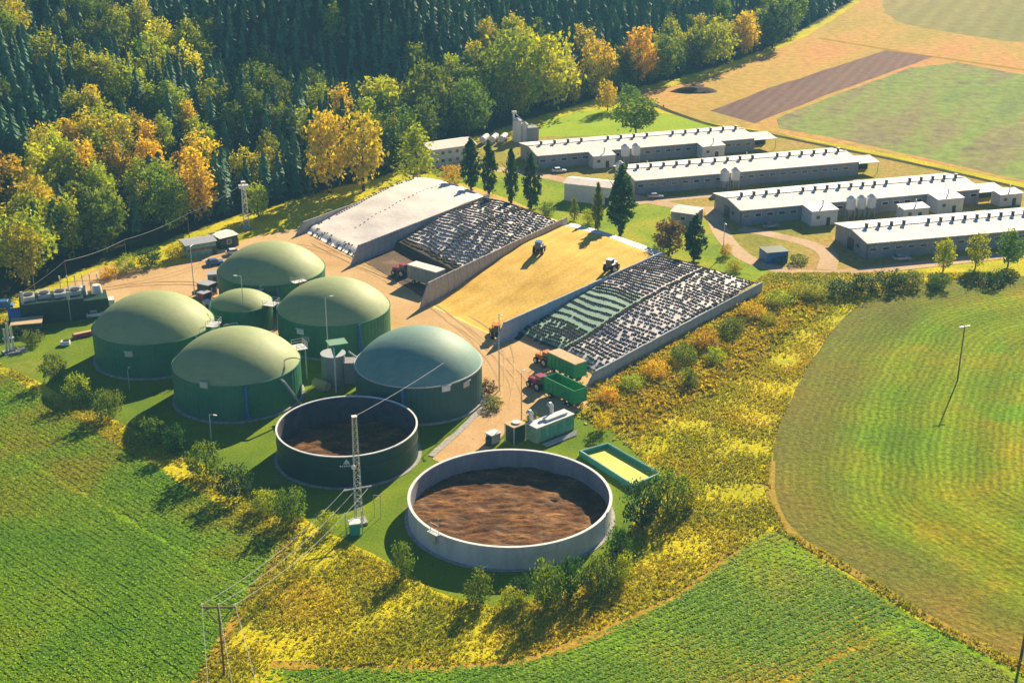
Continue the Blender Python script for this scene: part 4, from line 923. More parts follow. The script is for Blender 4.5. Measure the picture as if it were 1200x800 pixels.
for bn, x, y, lb in ((B1, 27.5, -2, 'pair of silos before the rearmost barn, left one'), (B1, 31, -2, 'pair of silos before the rearmost barn, right one'), (B2, 26.5, -2, 'two white silos before the second barn, left one'), (B2, 29.8, -2, 'two white silos before the second barn, right one'), (B3, 31, -2, 'silo group before the third barn, left one'), (B3, 34, -2, 'silo group before the third barn, middle one'), (B3, 37, -2, 'silo group before the third barn, right one'), (B2, 1.0, 14, 'white silo at the left gable of the second barn')):
    silo(local(bn, x, y), bn[3], lb)
def canopy(bn, x, y, w, d, label):
    t = thing('canopy_shed', label, 'shed', local(bn, x, y), bn[3], 'canopies at the barn ends')
    MB().add([(-w / 2, -d / 2, 3.2), (w / 2, -d / 2, 3.2), (w / 2, d / 2, 3.9), (-w / 2, d / 2, 3.9), (-w / 2, -d / 2, 3.35), (w / 2, -d / 2, 3.35), (w / 2, d / 2, 4.05), (-w / 2, d / 2, 4.05)], [(3, 2, 1, 0), (4, 5, 6, 7), (0, 1, 5, 4), (1, 2, 6, 5), (2, 3, 7, 6), (3, 0, 4, 7)]).build('roof', M['roof'], t)
    for sx in (-1, 1):
        for sy in (-1, 1): MB().cyl((sx * (w / 2 - .3), sy * (d / 2 - .3), 0), (sx * (w / 2 - .3), sy * (d / 2 - .3), 3.3 if sy < 0 else 3.9), .1, n=6).build('post', M['steel'], t)
    MB().box((0, d / 2 - .4, 1.3), (w - 1.2, .2, 2.6)).build('back_wall', M['darkwall'], t)
canopy(B1, B1[2] + 4, 4.5, 8, 7, 'flat canopy at the right end of the rearmost barn')
canopy(B2, B2[2] + 3, 4.0, 8, 6, 'flat canopy at the right end of the second barn')
canopy(B3, B3[2] + 3, 2.5, 9, 6, 'flat canopy at the right end of the third barn')

# other farm buildings
def house(u1, v1, u2, v2, d, h, hrf, name, label, cat, m='lightwall', nwin=5, roofm='roof', rows=1, wpar=None):
    a = G(u1, v1); b = G(u2, v2); L = (b - a).length; ang = math.atan2(b.y - a.y, b.x - a.x)
    t = thing(name, label, cat, (a.x, a.y, 0), ang)
    w = MB(); w.box((L / 2, d / 2, h / 2), (L, d, h)); w.prism([(0, 0), (0, 0), (0, 0)], 0, 0) if False else None
    w.build('wall', M[m], t)
    MB().add([(-.3, -.4, h + .01), (L + .3, -.4, h + .01), (L + .3, d / 2, h + hrf), (-.3, d / 2, h + hrf), (L + .3, d + .4, h + .01), (-.3, d + .4, h + .01)], [(0, 1, 2, 3), (3, 2, 4, 5), (0, 3, 5), (1, 4, 2), (0, 5, 4, 1)]).build('roof', M[roofm], t)
    for rr in range(rows):
        for k in range(nwin):
            x = L * (k + .7) / (nwin + .4); z = h * (.55 if rows == 1 else (.28 + .45 * rr))
            o = MB().box((x, -.02, z), (1.3, .08, 1.1)).build('window', M['white'], t); MB().box((x, -.07, z), (1.1, .05, .9)).build('pane', M['glass'], o)
    MB().box((L * .93, -.03, 1.05), (1.1, .08, 2.1)).build('door', M['darksteel'], t)
    return t, L
house(505, 196, 558, 188, 9, 5.2, 1.2, 'office_building', 'two storey office building behind the poplars', 'building', nwin=6, rows=2)
house(661, 235, 715, 241, 7, 5.0, .8, 'garage', 'white walled garage with pale roof behind the slender poplar', 'garage', m='lightwall', nwin=0)
house(786, 262, 814, 266, 6, 3.4, .5, 'small_shed', 'small pale roofed shed left of the road fork', 'shed', m='plaster', nwin=1)
g_ = G(606, 166); t = thing('feed_mill_tower', 'pale feed mill tower of silos behind the rearmost barn', 'tower', (g_.x, g_.y, 0), R(17))
for k, (x, y, h, r) in enumerate([(0, 0, 7.0, 1.4), (2.6, .5, 5.5, 1.3), (.8, 2.6, 6.2, 1.3)]):
    MB().lathe([(.01, h + .9), (r, h), (r, 0)], 20, c=(x, y, 0)).build('silo_bin', M['lightwall'], t)
e = MB(); e.box((-1.0, .6, 4.6), (.6, .6, 9.2)); e.box((-.8, .6, 9.5), (1.5, 1.2, .7)); e.cyl((-.8, .6, 9.5), (2.6, .5, 6), .15, n=6); e.build('elevator', M['steel'], t)
MB().box((5, 1.0, 2.2), (4, 4, 4.4)).build('mill_house', M['plaster'], t)
for k in range(3):
    g_ = G(568 + k * 11, 168 - k * .6); t = thing('round_tank', ['blue white horizontal fuel tank behind the poplars, left one', 'blue white horizontal fuel tank behind the poplars, middle one', 'blue white horizontal fuel tank behind the poplars, right one'][k], 'tank', (g_.x, g_.y, 0), R(75), 'row of horizontal tanks')
    MB().cyl((-2.5, 0, 1.7), (2.5, 0, 1.7), 1.0, n=16).build('vessel', M['white'], t, smooth=False); b_ = MB(); b_.box((-1.5, 0, .4), (.4, 1.6, .8)); b_.box((1.5, 0, .4), (.4, 1.6, .8)); b_.build('saddle', M['concrete'], t)

# left green long building and shed
house(219, 303, 254, 297, 5, 3.3, .5, 'site_building', 'long green grey building with windows on the forest side of the yard', 'building', m='containergreen', nwin=6, roofm='steel')
house(259, 293, 279, 288, 5, 3.0, .4, 'site_shed', 'dark shed with pale roof right of the long green building', 'shed', m='darkwall', nwin=1)

# ------------------------------------------------------------ equipment
def box_thing(name, u, v, dims_, rz, m, label, cat, rib=False, extra=None):
    g_ = G(u, v); t = thing(name, label, cat, (g_.x, g_.y, 0), rz); L, W_, h = dims_
    b = MB().box((0, 0, h / 2 + .1), (L, W_, h))
    if rib:
        n = int(L / .6)
        for k in range(n):
            for s in (-1, 1): b.box((-L / 2 + (k + .5) * L / n, s * (W_ / 2 + .03), h / 2 + .1), (.25, .06, h - .3))
    b.build('body', M[m], t, bevel=.03); return t
# CHP container with chimneys
g0, g1 = G(625, 520), G(668, 503); ca_ = math.atan2(g1.y - g0.y, g1.x - g0.x)
ct = box_thing('generator_container', 645, 509, (9.0, 2.7, 2.9), ca_, 'containergreen', 'green generator container with two chrome exhaust bends', 'container', rib=True)
MB().box((0, 0, 3.08), (9.1, 2.8, .12)).build('roof_plate', M['white'], ct)
MB().box((1.0, -.1, 3.35), (5.0, 1.2, .45)).build('radiator', M['steel'], ct)
for x in (-3.2, 1.6):
    MB().tube([(x, 1.5, .5), (x, 1.5, 4.6), (x - .25, 1.5, 5.0), (x - .7, 1.5, 5.1), (x - .9, 1.5, 4.8)], .38, 10).build('exhaust_stack', M['steel'], ct)
MB().box((4.53, 0, 1.5), (.06, 2.2, 2.4)).build('door', M['blue'], ct)
for x in (-3, -1, 1, 3): MB().box((x, -1.45, 1.6), (1.1, .08, 1.6)).build('louvre', M['teal'], ct)
t = box_thing('cooler_frame', 604, 516, (2.6, 2.2, 3.0), ca_, 'darkwall', 'dark cooler unit left of the green generator container', 'machine')
for sx in (-1, 1):
    for sy in (-1, 1): MB().cyl((sx * 1.38, sy * 1.18, 0), (sx * 1.38, sy * 1.18, 3.4), .1, n=6).build('frame_post', M['steel'], t)
MB().box((0, 0, 3.3), (3.0, 2.6, .15)).build('lid', M['tan'], t); MB().cyl((.2, 0, 3.38), (.2, 0, 3.6), .8, n=16).build('fan', M['steel'], t)
t = box_thing('pump_cabinet', 578, 518, (2.0, 1.6, 1.7), ca_, 'plaster', 'small grey pump cabinet by the end of the sandy road', 'cabinet'); MB().box((0, 0, 1.88), (2.3, 1.9, .12)).build('lid', M['white'], t); MB().cyl((-1.4, -.4, 0), (-1.4, -.4, 1.5), .55, n=12).build('pressure_vessel', M['darkwall'], t)
pp = MB()
for k in range(4): pp.cyl((-4, -2.3 - k * .35, .2 + .1 * (k % 2)), (4.4 - k * .4, -2.3 - k * .35, .2), .12, n=6)
o = pp.build('pipe_stack', M['steel']); o.location = ct.location; o.rotation_euler = (0, 0, ca_); tag(o, 'grey pipes lying on the grass before the generator container', 'pipes')
# pit with teal frame
q = [G(680, 534), G(712, 525), G(773, 560), G(742, 574)]; t = thing('lined_basin', 'rectangular basin with teal rim and yellow green lining', 'basin')
rim = MB()
for i in range(4):
    a_, b_ = q[i], q[(i + 1) % 4]; d_ = (b_ - a_); L = d_.length; an = math.atan2(d_.y, d_.x); m_ = (a_ + b_) / 2
    rim.box((m_.x, m_.y, .5 + .003 * i), (L + .3, .35, 1.0), an)
rim.build('rim_wall', M['teal'], t); npmesh('liner', [(p.x, p.y, .26) for p in q], [(0, 1, 2, 3)], M['yellowliner'], t)
fr = MB();
for i in range(4):
    a_, b_ = q[i], q[(i + 1) % 4]; fr.cyl((a_.x, a_.y, 1.0), (b_.x, b_.y, 1.0), .07, n=5)
fr.build('rail', M['white'], t)
# intake hopper: tower box, ladder conveyor, feeding mast between tanks
g_ = G(392, 448); t = thing('feeding_tank', 'grey steel receiving tank with white pole between the domes', 'tank', (g_.x, g_.y, 0), 0)
MB().cyl((0, 0, 0), (0, 0, 6.0), 2.3, n=24).build('vessel', M['plaster'], t); MB().cyl((0, 0, 6.0), (0, 0, 6.15), 2.42, n=24).build('lid', M['steel'], t)
MB().box((3.2, .6, 2.2), (3.4, 3, 4.4)).build('pump_house', M['plaster'], t)
MB().tube([(3.0, 0, 6.4), (6.4, .5, 3.4), (7.2, .6, 1.0)], .2, 8).build('pipe', M['white'], t)
MB().tube([(7.2, .2, 0), (7.2, .2, 3.8)], .55, 10).build('filter_drum', M['tan'], t)
g_ = G(394, 460); t = thing('flare_mast', 'white pole topped by a square pale green hood between the domes', 'mast', (g_.x, g_.y, 0), R(22))
MB().cyl((0, 0, 0), (0, 0, 9.2), .16, n=10).build('pole', M['white'], t)
MB().box((1.0, 1.5, 9.6), (3.6, 3.0, .15)).build('hood', M['containergreen'], t); MB().add([(-.6, .2, 9.4), (2.6, .2, 9.4), (.3, .6, 7.0), (0, .4, 7.0)], [(0, 1, 2, 3)]).build('funnel', M['green'], t)
g_ = G(377, 456); t = thing('storage_cylinder', 'ochre cylinder lying beside the dark open tank', 'tank', (g_.x, g_.y, 0), R(-40)); MB().cyl((-1.8, 0, 1.0), (1.8, 0, 1.0), .85, n=16).build('vessel', M['tan'], t); MB().box((0, 0, .2), (2.4, 1.2, .4)).build('cradle', M['concrete'], t)
# equipment left of the small tank
for (u, v, d_, m_, lb, cat) in [(243, 345, (3.4, 2.6, 2.6), 'darksteel', 'dark machine housing between the yard and the rear dome', 'machine'), (240, 352, (2.2, 2.0, 1.8), 'magenta', 'dull red pump unit left of the small dome', 'machine'), (252, 334, (3.0, 2.4, 2.8), 'plaster', 'grey control box left of the rear dome', 'cabinet'), (246, 362, (2.6, 1.6, 1.6), 'white', 'white tank left of the small dome', 'cabinet'), (216, 416, (3.4, 2.2, 2.4), 'teal', 'teal pump cabinet between the two left domes', 'cabinet'), (206, 424, (2.2, 1.8, 2.0), 'magenta', 'dull red pump between the two left domes', 'machine'), (226, 408, (3.2, 2.4, 2.6), 'containergreen', 'pale green box below the platform of the left dome', 'cabinet')]:
    t = box_thing('equipment_box', u, v, d_, R(random.choice([15, 55, -30])), m_, lb, cat)
    MB().box((0, 0, d_[2] + .2), (d_[0] + .2, d_[1] + .2, .12)).build('lid', M['steel'], t); MB().box((0, -d_[1] / 2 - .04, d_[2] * .5), (.8, .08, d_[2] * .7)).build('hatch', M['darksteel'], t)
    MB().tube([(d_[0] / 2, 0, .6), (d_[0] / 2 + 1.2, 0, .6), (d_[0] / 2 + 1.2, 0, 2.2)], .12, 7).build('pipe', M['steel'], t)
pr = MB(); A_, B_ = G(262, 381, 4.6), G(278, 378, 4.6); pr.cyl(A_, B_, .14, n=7); pr.cyl(A_, (A_.x, A_.y, 0), .1, n=6); pr.cyl(B_, (B_.x, B_.y, 0), .1, n=6)
tag(pr.build('pipe_bridge', M['steel']), 'thin grey pipe bridge in front of the small dome', 'pipe')

# substation cluster at far left
g_ = G(58, 378); t = thing('cooling_unit_building', 'dark blue engine building with rooftop coolers at the left edge', 'building', (g_.x, g_.y, 0), R(20))
MB().box((1, 3, 2.4), (13, 7, 4.8)).build('hall', M['darkwall'], t); MB().box((9.5, 3.5, 1.9), (6, 6, 3.8)).build('annex', M['darkwall'], t)
MB().box((-6.5, 1.5, 1.5), (3, 4, 3)).build('side_box', M['blue'], t); MB().box((13.2, 2.0, 1.6), (1.2, 2.5, 3.2)).build('white_cabinet', M['white'], t)
for k, x in enumerate((-3.5, -.3, 2.9, 6.1)):
    o = MB().box((x, 3 + (k % 2) * .6, 5.3), (2.5, 3.6, .9)).build('rooftop_cooler', M['steel'], t); MB().cyl((x, 3, 5.76), (x, 3, 5.95), 1.0, n=14).build('fan', M['darksteel'], o)
for x, y, h in ((-4.8, .3, 7.5), (4.4, -.2, 6.5), (8, 4, 6.2)): MB().cyl((x, y, 0), (x, y, h), .32, n=10).build('stack', M['steel'], t)
for x in (7.4, 10.6): MB().cyl((x, 5.0, 3.8), (x, 5.0, 5.6), 1.2, .9, n=16).build('roof_vessel', M['lightwall'], t)
g_ = G(84, 352); t = thing('substation', 'row of slim posts of the substation beside the yard', 'substation', (g_.x, g_.y, 0), R(12))
for k in range(6):
    o = MB().cyl((k * 1.6 - 2, 0, 0), (k * 1.6 - 2, 0, 5.2), .09, n=6).build('post', M['steel'], t); MB().cyl((k * 1.6 - 2, 0, 5.2), (k * 1.6 - 2, 0, 5.9), .16, n=8).build('insulator', M['white'], o)
MB().cyl((-2, 0, 4.4), (6, 0, 4.4), .06, n=5).build('crossbar', M['steel'], t); MB().box((1, 0, .8), (8, 2, 1.6)).build('transformer', M['plaster'], t)
g_ = G(12, 412); t = thing('gas_flare', 'silvery gas flare with pipes on a pale slab at the left edge', 'gas flare', (g_.x, g_.y, 0), R(30))
MB().box((.8, -.4, .1), (4.4, 2.6, .2)).build('slab', M['concrete'], t)
for x, h in ((-.6, 5.0), (0, 6.2), (.7, 5.4)): MB().cyl((x, 0, .2), (x, 0, h), .22, n=8).build('pipe', M['steel'], t)
MB().box((0, -.2, 3.0), (2.2, .8, .15)).build('bracket', M['steel'], t)
t = box_thing('earth_covered_box', 33, 388, (6, 4, 2.2), R(15), 'darkwall', 'low dark bunker box on the grass by the left edge', 'bunker'); MB().box((0, 0, 2.36), (6.3, 4.3, .15)).build('lid', M['tan'], t)
t = box_thing('manhole_box', 77, 404, (1.8, 1.4, .8), R(10), 'white', 'small white manhole box on the grass left of the dome', 'box'); MB().box((.2, .1, .96), (1.2, 1.0, .1)).build('lid', M['darksteel'], t)
t = box_thing('water_trough', 98, 394, (4.4, 1.2, .8), R(35), 'magenta', 'low brown trough beside the left dome', 'trough'); MB().box((0, 0, .93), (4.0, .9, .06)).build('filling', M['tan'], t)

# ------------------------------------------------------------ vehicles
def wheel(t, x, y, r, w, name='wheel'):
    o = MB().cyl((0, -w / 2, 0), (0, w / 2, 0), r, n=16).build(name, M['rubber'], t, loc=(x, y, r)); MB().cyl((0, -w / 2 - .02, 0), (0, w / 2 + .02, 0), r * .55, n=12).build('rim', M['steel'], o)
def car(u, v, rz, m, label, van=False):
    g_ = G(u, v); t = thing('parked_car' if not van else 'parked_van', label, 'car' if not van else 'van', (g_.x, g_.y, 0), rz)
    if van: prof = [(-2.4, .4), (2.4, .4), (2.45, 1.0), (1.9, 1.2), (1.3, 2.0), (-2.3, 2.05), (-2.45, 1.1)]; cab = None
    else: prof = [(-2.15, .35), (2.15, .35), (2.2, .7), (1.9, .88), (1.0, .95), (.4, 1.02), (-1.5, 1.05), (-2.15, .95)]
    MB().prism(prof, -.88, .88).build('body', M[m], t, bevel=.08)
    if van: MB().prism([(1.36, 1.25), (1.92, 1.25), (1.42, 1.88), (1.3, 1.88)], -.8, .8).build('windscreen', M['glass'], t); MB().box((.75, 0, 1.55), (.8, 1.79, .5)).build('side_window', M['glass'], t)
    else:
        MB().prism([(-1.75, 1.0), (.85, .98), (.2, 1.42), (-1.25, 1.45)], -.76, .76).build('windows', M['glass'], t); MB().box((-.5, 0, 1.46), (1.5, 1.4, .06)).build('roof', M[m], t, bevel=.02)
    for x in (-1.4, 1.4):
        for y in (-.82, .82): wheel(t, x, y, .33, .22)
    for y in (-.6, .6): MB().box((2.17, y, .7), (.08, .32, .16)).build('headlight', M['white'], t)
    return t
car(113, 371, R(25), 'white', 'white car parked nearest the left dome'); car(86, 372, R(25), 'white', 'white van parked beside the dark engine building', True)
car(252, 310, R(20), 'blue', 'blue car parked before the long green building'); car(275, 298, R(20), 'white', 'white car parked beside the dark shed')
car(3, 362, R(10), 'blue', 'blue van cut by the left picture edge', True)
car(655, 202, R(10), 'white', 'white car parked before the rearmost barn'); car(768, 232, R(5), 'steel', 'grey car parked before the second barn')
car(1056, 305, R(8), 'steel', 'grey car parked before the nearest barn'); car(903, 267, R(15), 'plaster', 'pale car parked before the third barn')
def tractor(u, v, rz, m, label, z=0, tilt=0, name='tractor', cabm='darksteel'):
    g_ = G(u, v, z); t = thing(name, label, 'tractor', (g_.x, g_.y, z), rz); t.rotation_euler = (0, tilt, rz)
    MB().prism([(0, .9), (2.3, .9), (2.4, 1.5), (2.1, 1.8), (0, 2.0)], -.5, .5).build('bonnet', M[m], t, bevel=.06)
    MB().box((-.2, 0, .9), (4.2, .6, .5)).build('chassis', M['darksteel'], t)
    MB().box((-.9, 0, 2.2), (1.7, 1.5, 1.5), taper=.88).build('cab', M['glass'], t); MB().box((-.9, 0, 3.02), (1.8, 1.6, .14)).build('cab_roof', M[m], t)
    for y in (-.95, .95): wheel(t, -1.1, y, .95, .55, 'rear_wheel'); wheel(t, 1.6, y * .92, .65, .42, 'front_wheel')
    for y in (-.95, .95): MB().box((-1.1, y, 2.0), (1.5, .6, .1)).build('mudguard', M[m], t)
    MB().cyl((1.0, .3, 1.9), (1.0, .3, 3.0), .06, n=6).build('exhaust', M['steel'], t)
    return t
def trailer(u, v, rz, L, W_, h, m, label, inner='darksteel', cover=None, z=0):
    g_ = G(u, v, z); t = thing('farm_trailer', label, 'trailer', (g_.x, g_.y, z), rz); b = MB(); z0 = 1.15
    b.box((0, 0, z0), (L, W_, .15))
    for s in (-1, 1): b.box((0, s * (W_ / 2 - .05), z0 + h / 2 + .05), (L, .1, h)); b.box((s * (L / 2 - .05), 0, z0 + h / 2 + .05), (.1, W_ - .22, h))
    b.build('box_body', M[m], t)
    rb = MB(); n = int(L / 1.1)
    for k in range(n + 1):
        for s in (-1, 1): rb.box((-L / 2 + .06 + k * (L - .12) / n, s * (W_ / 2 + .04), z0 + h / 2), (.12, .08, h))
    for s in (-1, 1): rb.box((0, s * (W_ / 2 + .03), z0 + h + .05), (L, .14, .14))
    rb.build('rib', M[m], t)
    MB().box((0, 0, z0 + (.25 if not cover else h * .8)), (L - .25, W_ - .25, .3 if not cover else .2)).build('load', M[inner], t)
    if cover: MB().prism([(-L / 2 - .05, z0 + h + .12), (L / 2 + .05, z0 + h + .12), (L / 2, z0 + h + .35), (-L / 2, z0 + h + .35)], -W_ / 2 - .05, W_ / 2 + .05).build('tarpaulin', M[cover], t)
    MB().cyl((L / 2, 0, .9), (L / 2 + 1.6, 0, .8), .09, n=6).build('drawbar', M['darksteel'], t); MB().box((0, 0, .9), (L * .9, .8, .25)).build('chassis', M['darksteel'], t)
    for x in (-L * .3, -L * .3 + 1.3, L * .3):
        for y in (-1, 1): wheel(t, x, y * (W_ / 2 - .15), .5, .35)
    return t
ra = math.atan2((gp(640, 460) - gp(680, 480)).y, (gp(640, 460) - gp(680, 480)).x)
trailer(662, 469, ra, 8.6, 3.0, 2.6, 'green', 'open green trailer nearest the generator container')
tractor(630, 455, ra, 'magenta', 'dull red tractor coupled to the open green trailer')
trailer(664, 440, ra, 8.2, 2.9, 2.6, 'green', 'green and yellow trailer with tan tarpaulin beside the clamp', cover='tan')
tractor(638, 427, ra, 'orangep', 'orange tractor coupled to the tan covered trailer')
tractor(581, 394, R(100), 'orangep', 'orange loader with raised mast before the bluish wall', name='wheel_loader', cabm='darksteel')
rb_ = math.atan2((gp(480, 325) - gp(515, 335)).y, (gp(480, 325) - gp(515, 335)).x)
trailer(500, 334, rb_, 9, 3.0, 3.0, 'plaster', 'grey covered trailer in the mouth of the second clamp', cover='roof'); tractor(470, 323, rb_, 'magenta', 'dull red tractor before the grey covered trailer')
p = f3(.62, .12); g2 = PR(*p)
def machine_on(s, t_, rz, m, label):
    p = f3(s, t_); tr = tractor(600, 300, rz, m, label); tr.location = p; return tr
# find heap-3 parameters whose projection is nearest the two machines
def find(f, u, v):
    best = None
    for a in range(101):
        for b in range(51):
            q_ = f(a / 100, b / 50); x, y, _ = PR(*q_); d = (x - u) ** 2 + (y - v) ** 2
            if best is None or d < best[0]: best = (d, a / 100, b / 50)
    return best[1:]
sA = find(f3, 633, 296); sB = find(f3, 717, 318)
machine_on(*sA, R(75), 'blue', 'dark blue tractor compacting the golden silage near the left wall'); machine_on(*sB, R(60), 'steel', 'grey tractor on the golden silage near the bluish wall')
t = box_thing('water_tank_box', 906, 305, (5.5, 4.5, 2.6), R(15), 'blue', 'blue box shelter on the grass island between the roads', 'shelter'); MB().box((0, 0, 2.78), (5.8, 4.8, .15)).build('roof', M['darkwall'], t)
g_ = G(813, 107); mb = MB(); hp = lambda a, r_: max(0, 2.6 * (1 - r_) ** .8 * (1 + .5 * noise.noise(Vector((math.cos(a) * r_ * 2, math.sin(a) * r_ * 2, 4)))))
mb.v = [(math.cos(q * .349) * rr * 9 * (1 + .25 * noise.noise(Vector((math.cos(q * .349), math.sin(q * .349), 1)))), math.sin(q * .349) * rr * 5, hp(q * .349, rr)) for rr in (1, .8, .6, .4, .2, .02) for q in range(18)]
mb.f = [(a * 18 + q, a * 18 + (q + 1) % 18, (a + 1) * 18 + (q + 1) % 18, (a + 1) * 18 + q) for a in range(5) for q in range(18)]; mb.m = [0] * 90
tag(mb.build('dark_heap', M['silagedark'], loc=(g_.x, g_.y, 0)), 'dark dung heap at the forest edge beside the orange field', 'heap')

# ------------------------------------------------------------ poles, masts, wires
def lamp(u, vb, vt, label, arm=True, m='steel', name='lamp_post', cat='street lamp', r=.12):
    g_ = G(u, vb); _, _, s = PR(*g_); H_ = (vb - vt) / (s * math.cos(math.atan2(CAM_H, g_.y))); t = thing(name, label, cat, (g_.x, g_.y, 0), random.uniform(0, 6.28))
    MB().cyl((0, 0, 0), (0, 0, H_), r, r * .6, n=8).build('pole', M[m], t)
    if arm: MB().cyl((0, 0, H_), (1.0, 0, H_ + .1), .06, n=6).build('arm', M[m], t); MB().box((1.2, 0, H_ + .1), (.7, .3, .12)).build('lamp_head', M['white'], t)
    return g_, H_
for a_ in [(152, 456, 434, 'short lamp post on the grass right of the leftmost dome'), (248, 517, 486, 'lamp post on the grass before the nearest green dome'), (228, 345, 290, 'tall lamp post on the yard beside the rear dome'), (288, 395, 325, 'thin tall pole in front of the small dome'), (276, 335, 330, 'stub pole beside the rear dome'), (585, 458, 370, 'slim double pole on the yard beside the blue green dome'), (611, 492, 438, 'thin pole by the roadside near the green trailers'), (500, 486, 455, 'short pole in front of the blue green dome'), (847, 300, 262, 'wooden pole on the grass beside the last poplar'), (386, 440, 350, 'thin rod rising between the central domes')]: lamp(*a_)
for a_ in [(41, 342, 283, 'tall pole at the left picture edge before the forest'), (80, 338, 305, 'power pole behind the substation posts'), (148, 300, 280, 'power pole at the left end of the shaded forest edge'), (222, 280, 250, 'power pole between the forest and the long green building')]:
    g_, H_ = lamp(*a_, arm=False, m='wood', name='power_pole', cat='power pole')
def lattice(u, vb, vt, w0, w1, label, m='steel'):
    g_ = G(u, vb); _, _, s = PR(*g_); H_ = (vb - vt) / (s * math.cos(math.atan2(CAM_H, g_.y))); t = thing('lattice_mast', label, 'mast', (g_.x, g_.y, 0), R(20)); n = int(H_ / 1.1); c = lambda k, q: Vector(((w0 + (w1 - w0) * k / n) / 2 * (1 if q in (0, 1) else -1), (w0 + (w1 - w0) * k / n) / 2 * (1 if q in (0, 3) else -1), H_ * k / n))
    for q in range(4): MB().cyl(c(0, q), c(n, q), .06, .05, n=5).build('leg', M[m], t)
    b = MB()
    for k in range(n):
        for q in range(4): b.cyl(c(k, q), c(k + 1, (q + 1) % 4) if k % 2 else c(k + 1, (q + 1) % 4), .03, n=4); b.cyl(c(k, q), c(k, (q + 1) % 4), .025, n=4)
    b.build('bracing', M[m], t); MB().box((0, 0, H_ + .05), (w1 + .2, w1 + .2, .1)).build('top_plate', M['white'], t); MB().box((0, 0, .2), (w0 + 1.2, w0 + 1.2, .4)).build('foundation', M['concrete'], t)
    return t, g_, H_
LM, lg_, lh = lattice(421, 612, 493, 1.1, .6, 'tall lattice mast in front of the dark open tank')
MB().box((0, 0, lh * .33), (4.4, .15, .2)).build('crossarm', M['steel'], LM)
MB().cyl((-.6, -.4, lh * .55), (-.6, -.7, lh * .55), .35, n=10).build('dish_antenna', M['white'], LM)
FMt, fg_, fh = lattice(289, 268, 214, 1.4, .9, 'pale lattice mast at the forest edge behind the yard', 'white')
MB().box((0, 0, fh * .9), (2.4, 1.4, .8)).build('antenna_panel', M['white'], FMt)
t = box_thing('transformer_box', 416, 626, (1.5, 1.3, 2.0), R(15), 'teal', 'teal transformer box at the foot of the lattice mast', 'cabinet'); MB().box((0, 0, 2.2), (1.8, 1.6, .14)).build('roof', M['white'], t)
for x in (-1.4, 1.1): MB().cyl((x, -.4, 0), (x, -.4, 4.2), .1, n=6).build('post', M['steel'], t)
t = MB(); g_ = G(439, 606)
for x in (0, 1.0): t.cyl((x, 0, 0), (x, 0, 4.0), .05, n=5)
t.cyl((0, 0, 3.9), (1, 0, 3.9), .04, n=5); tag(t.build('slim_frame', M['steel'], loc=(g_.x, g_.y, 0)), 'thin metal frame right of the lattice mast', 'frame')
# wooden power pole bottom left
g_ = G(263, 790); _, _, s = PR(*g_); PH = 78 / (s * math.cos(math.atan2(CAM_H, g_.y))); t = thing('power_pole', 'wooden power pole with crossarm at the bottom left', 'power pole', (g_.x, g_.y, 0), 0); wp = g_
MB().cyl((0, 0, 0), (0, 0, PH), .15, .1, n=8).build('pole', M['wood'], t); MB().box((.1, 0, PH - .4), (4.4, .2, .22)).build('crossarm', M['wood'], t)
for s_ in (-1, 1): MB().cyl((0, 0, PH - 3), (s_ * 1.8, 0, PH - .5), .07, n=5).build('strut', M['wood'], t)
for x in (-2.0, 0.1, 2.2): MB().cyl((x, 0, PH - .3), (x, 0, PH + .1), .1, n=8).build('insulator', M['white'], t)
g_ = G(1122, 446); t = thing('power_pole', 'lone power pole standing in the cultivated field', 'power pole', (g_.x, g_.y, 0), R(20)); MB().cyl((0, 0, 0), (0, 0, 11.5), .14, .1, n=8).build('pole', M['wood'], t); MB().box((0, 0, 11.2), (2.6, .12, .15)).build('crossarm', M['steel'], t); fp = g_
for x in (-1.2, 0, 1.2): MB().cyl((x, 0, 11.25), (x, 0, 11.6), .07, n=8).build('insulator', M['white'], t)
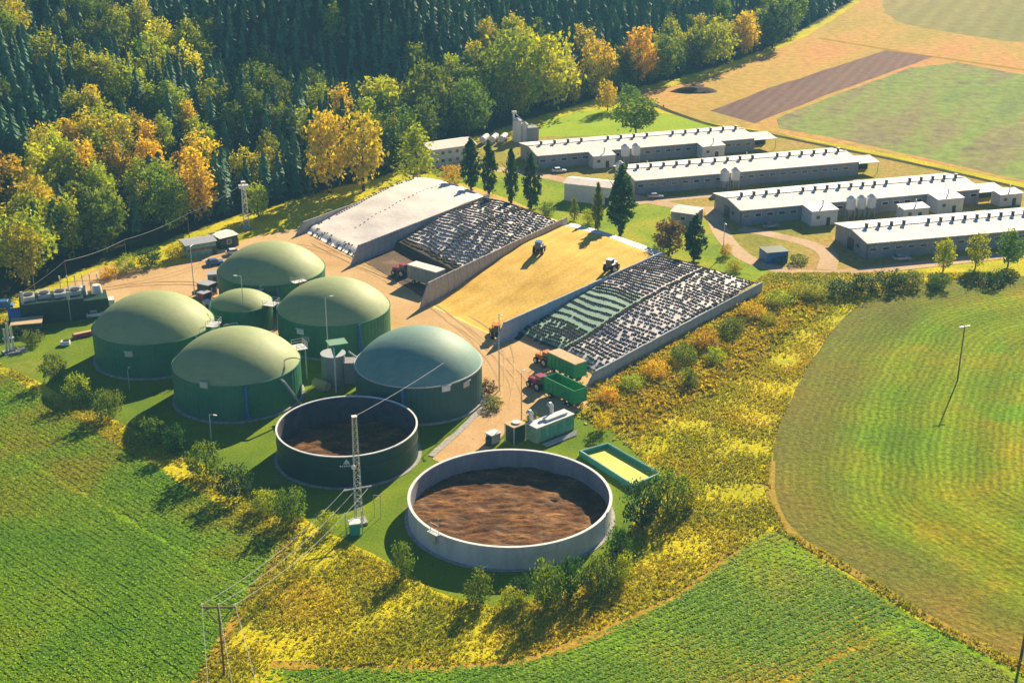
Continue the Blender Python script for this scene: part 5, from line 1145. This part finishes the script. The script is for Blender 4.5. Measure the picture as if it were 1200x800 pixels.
g_ = G(1198, 762); t = thing('power_pole', 'dark pole at the lower right picture edge', 'power pole', (g_.x, g_.y, 0), 0); MB().cyl((0, 0, 0), (0, 0, 9), .2, .15, n=8).build('pole', M['wood'], t); MB().box((0, 0, 8.7), (2.4, .2, .2)).build('crossarm', M['wood'], t)
def wire(a, b, sag, r, label, group=None, m='steel'):
    a, b = Vector(a), Vector(b); P_ = []
    for k in range(25): f = k / 24; p = a.lerp(b, f); p.z -= sag * 4 * f * (1 - f); P_.append(p)
    tag(MB().tube(P_, r, 4).build('overhead_wire', M[m]), label, 'wire', group)
for k, x in enumerate((-2.0, .1, 2.2)):
    wire((wp.x + x, wp.y, PH), (lg_.x - 1.8 + 1.7 * k, lg_.y - .2, lh * .33 + .1), 1.5, .035, 'one of three wires from the wooden pole to the lattice mast', 'wires between pole and mast')
    wire((wp.x + x, wp.y, PH), (wp.x + 12 + x * 2, wp.y - 40, PH - 2), 1.0, .035, 'one of three wires from the wooden pole leaving the bottom edge', 'wires leaving the bottom edge')
e_ = G(520, 425, 13.4); wire((lg_.x, lg_.y, lh), (e_.x, e_.y, e_.z), .3, .035, 'pale cable rising from the lattice mast over the blue green dome')
PL = [(3, 352), (80, 338), (148, 300), (222, 280), (289, 268)]
pts = []
for (u, v), top in zip(PL, (355, 306, 281, 251, 216)):
    g_ = G(u, v); _, _, s = PR(*g_); pts.append((g_.x, g_.y, (v - top) / (s * math.cos(math.atan2(CAM_H, g_.y)))))
for a_, b_, w_ in zip(pts[:-1], pts[1:], ('left of the substation', 'above the bend of the yard', 'past the forest shade', 'ending at the pale lattice mast')): wire(a_, b_, .6, .055, 'power line span ' + w_, 'spans of the forest edge power line')

# ------------------------------------------------------------ haze
hb = MB().box((0, 1200, 75), (4000, 3000, 160)); ho = hb.build('haze', []); tag(ho, 'thin blue autumn haze over the valley', kind='stuff')
hm = bpy.data.materials.new('haze'); hm.use_nodes = True; n = hm.node_tree; n.nodes.remove(n.nodes['Principled BSDF'])
v = n.nodes.new('ShaderNodeVolumePrincipled'); v.inputs['Density'].default_value = .0002; v.inputs['Color'].default_value = (.25, .62, 1, 1); v.inputs['Anisotropy'].default_value = 0
n.links.new(v.outputs[0], n.nodes['Material Output'].inputs['Volume']); ho.data.materials.append(hm)
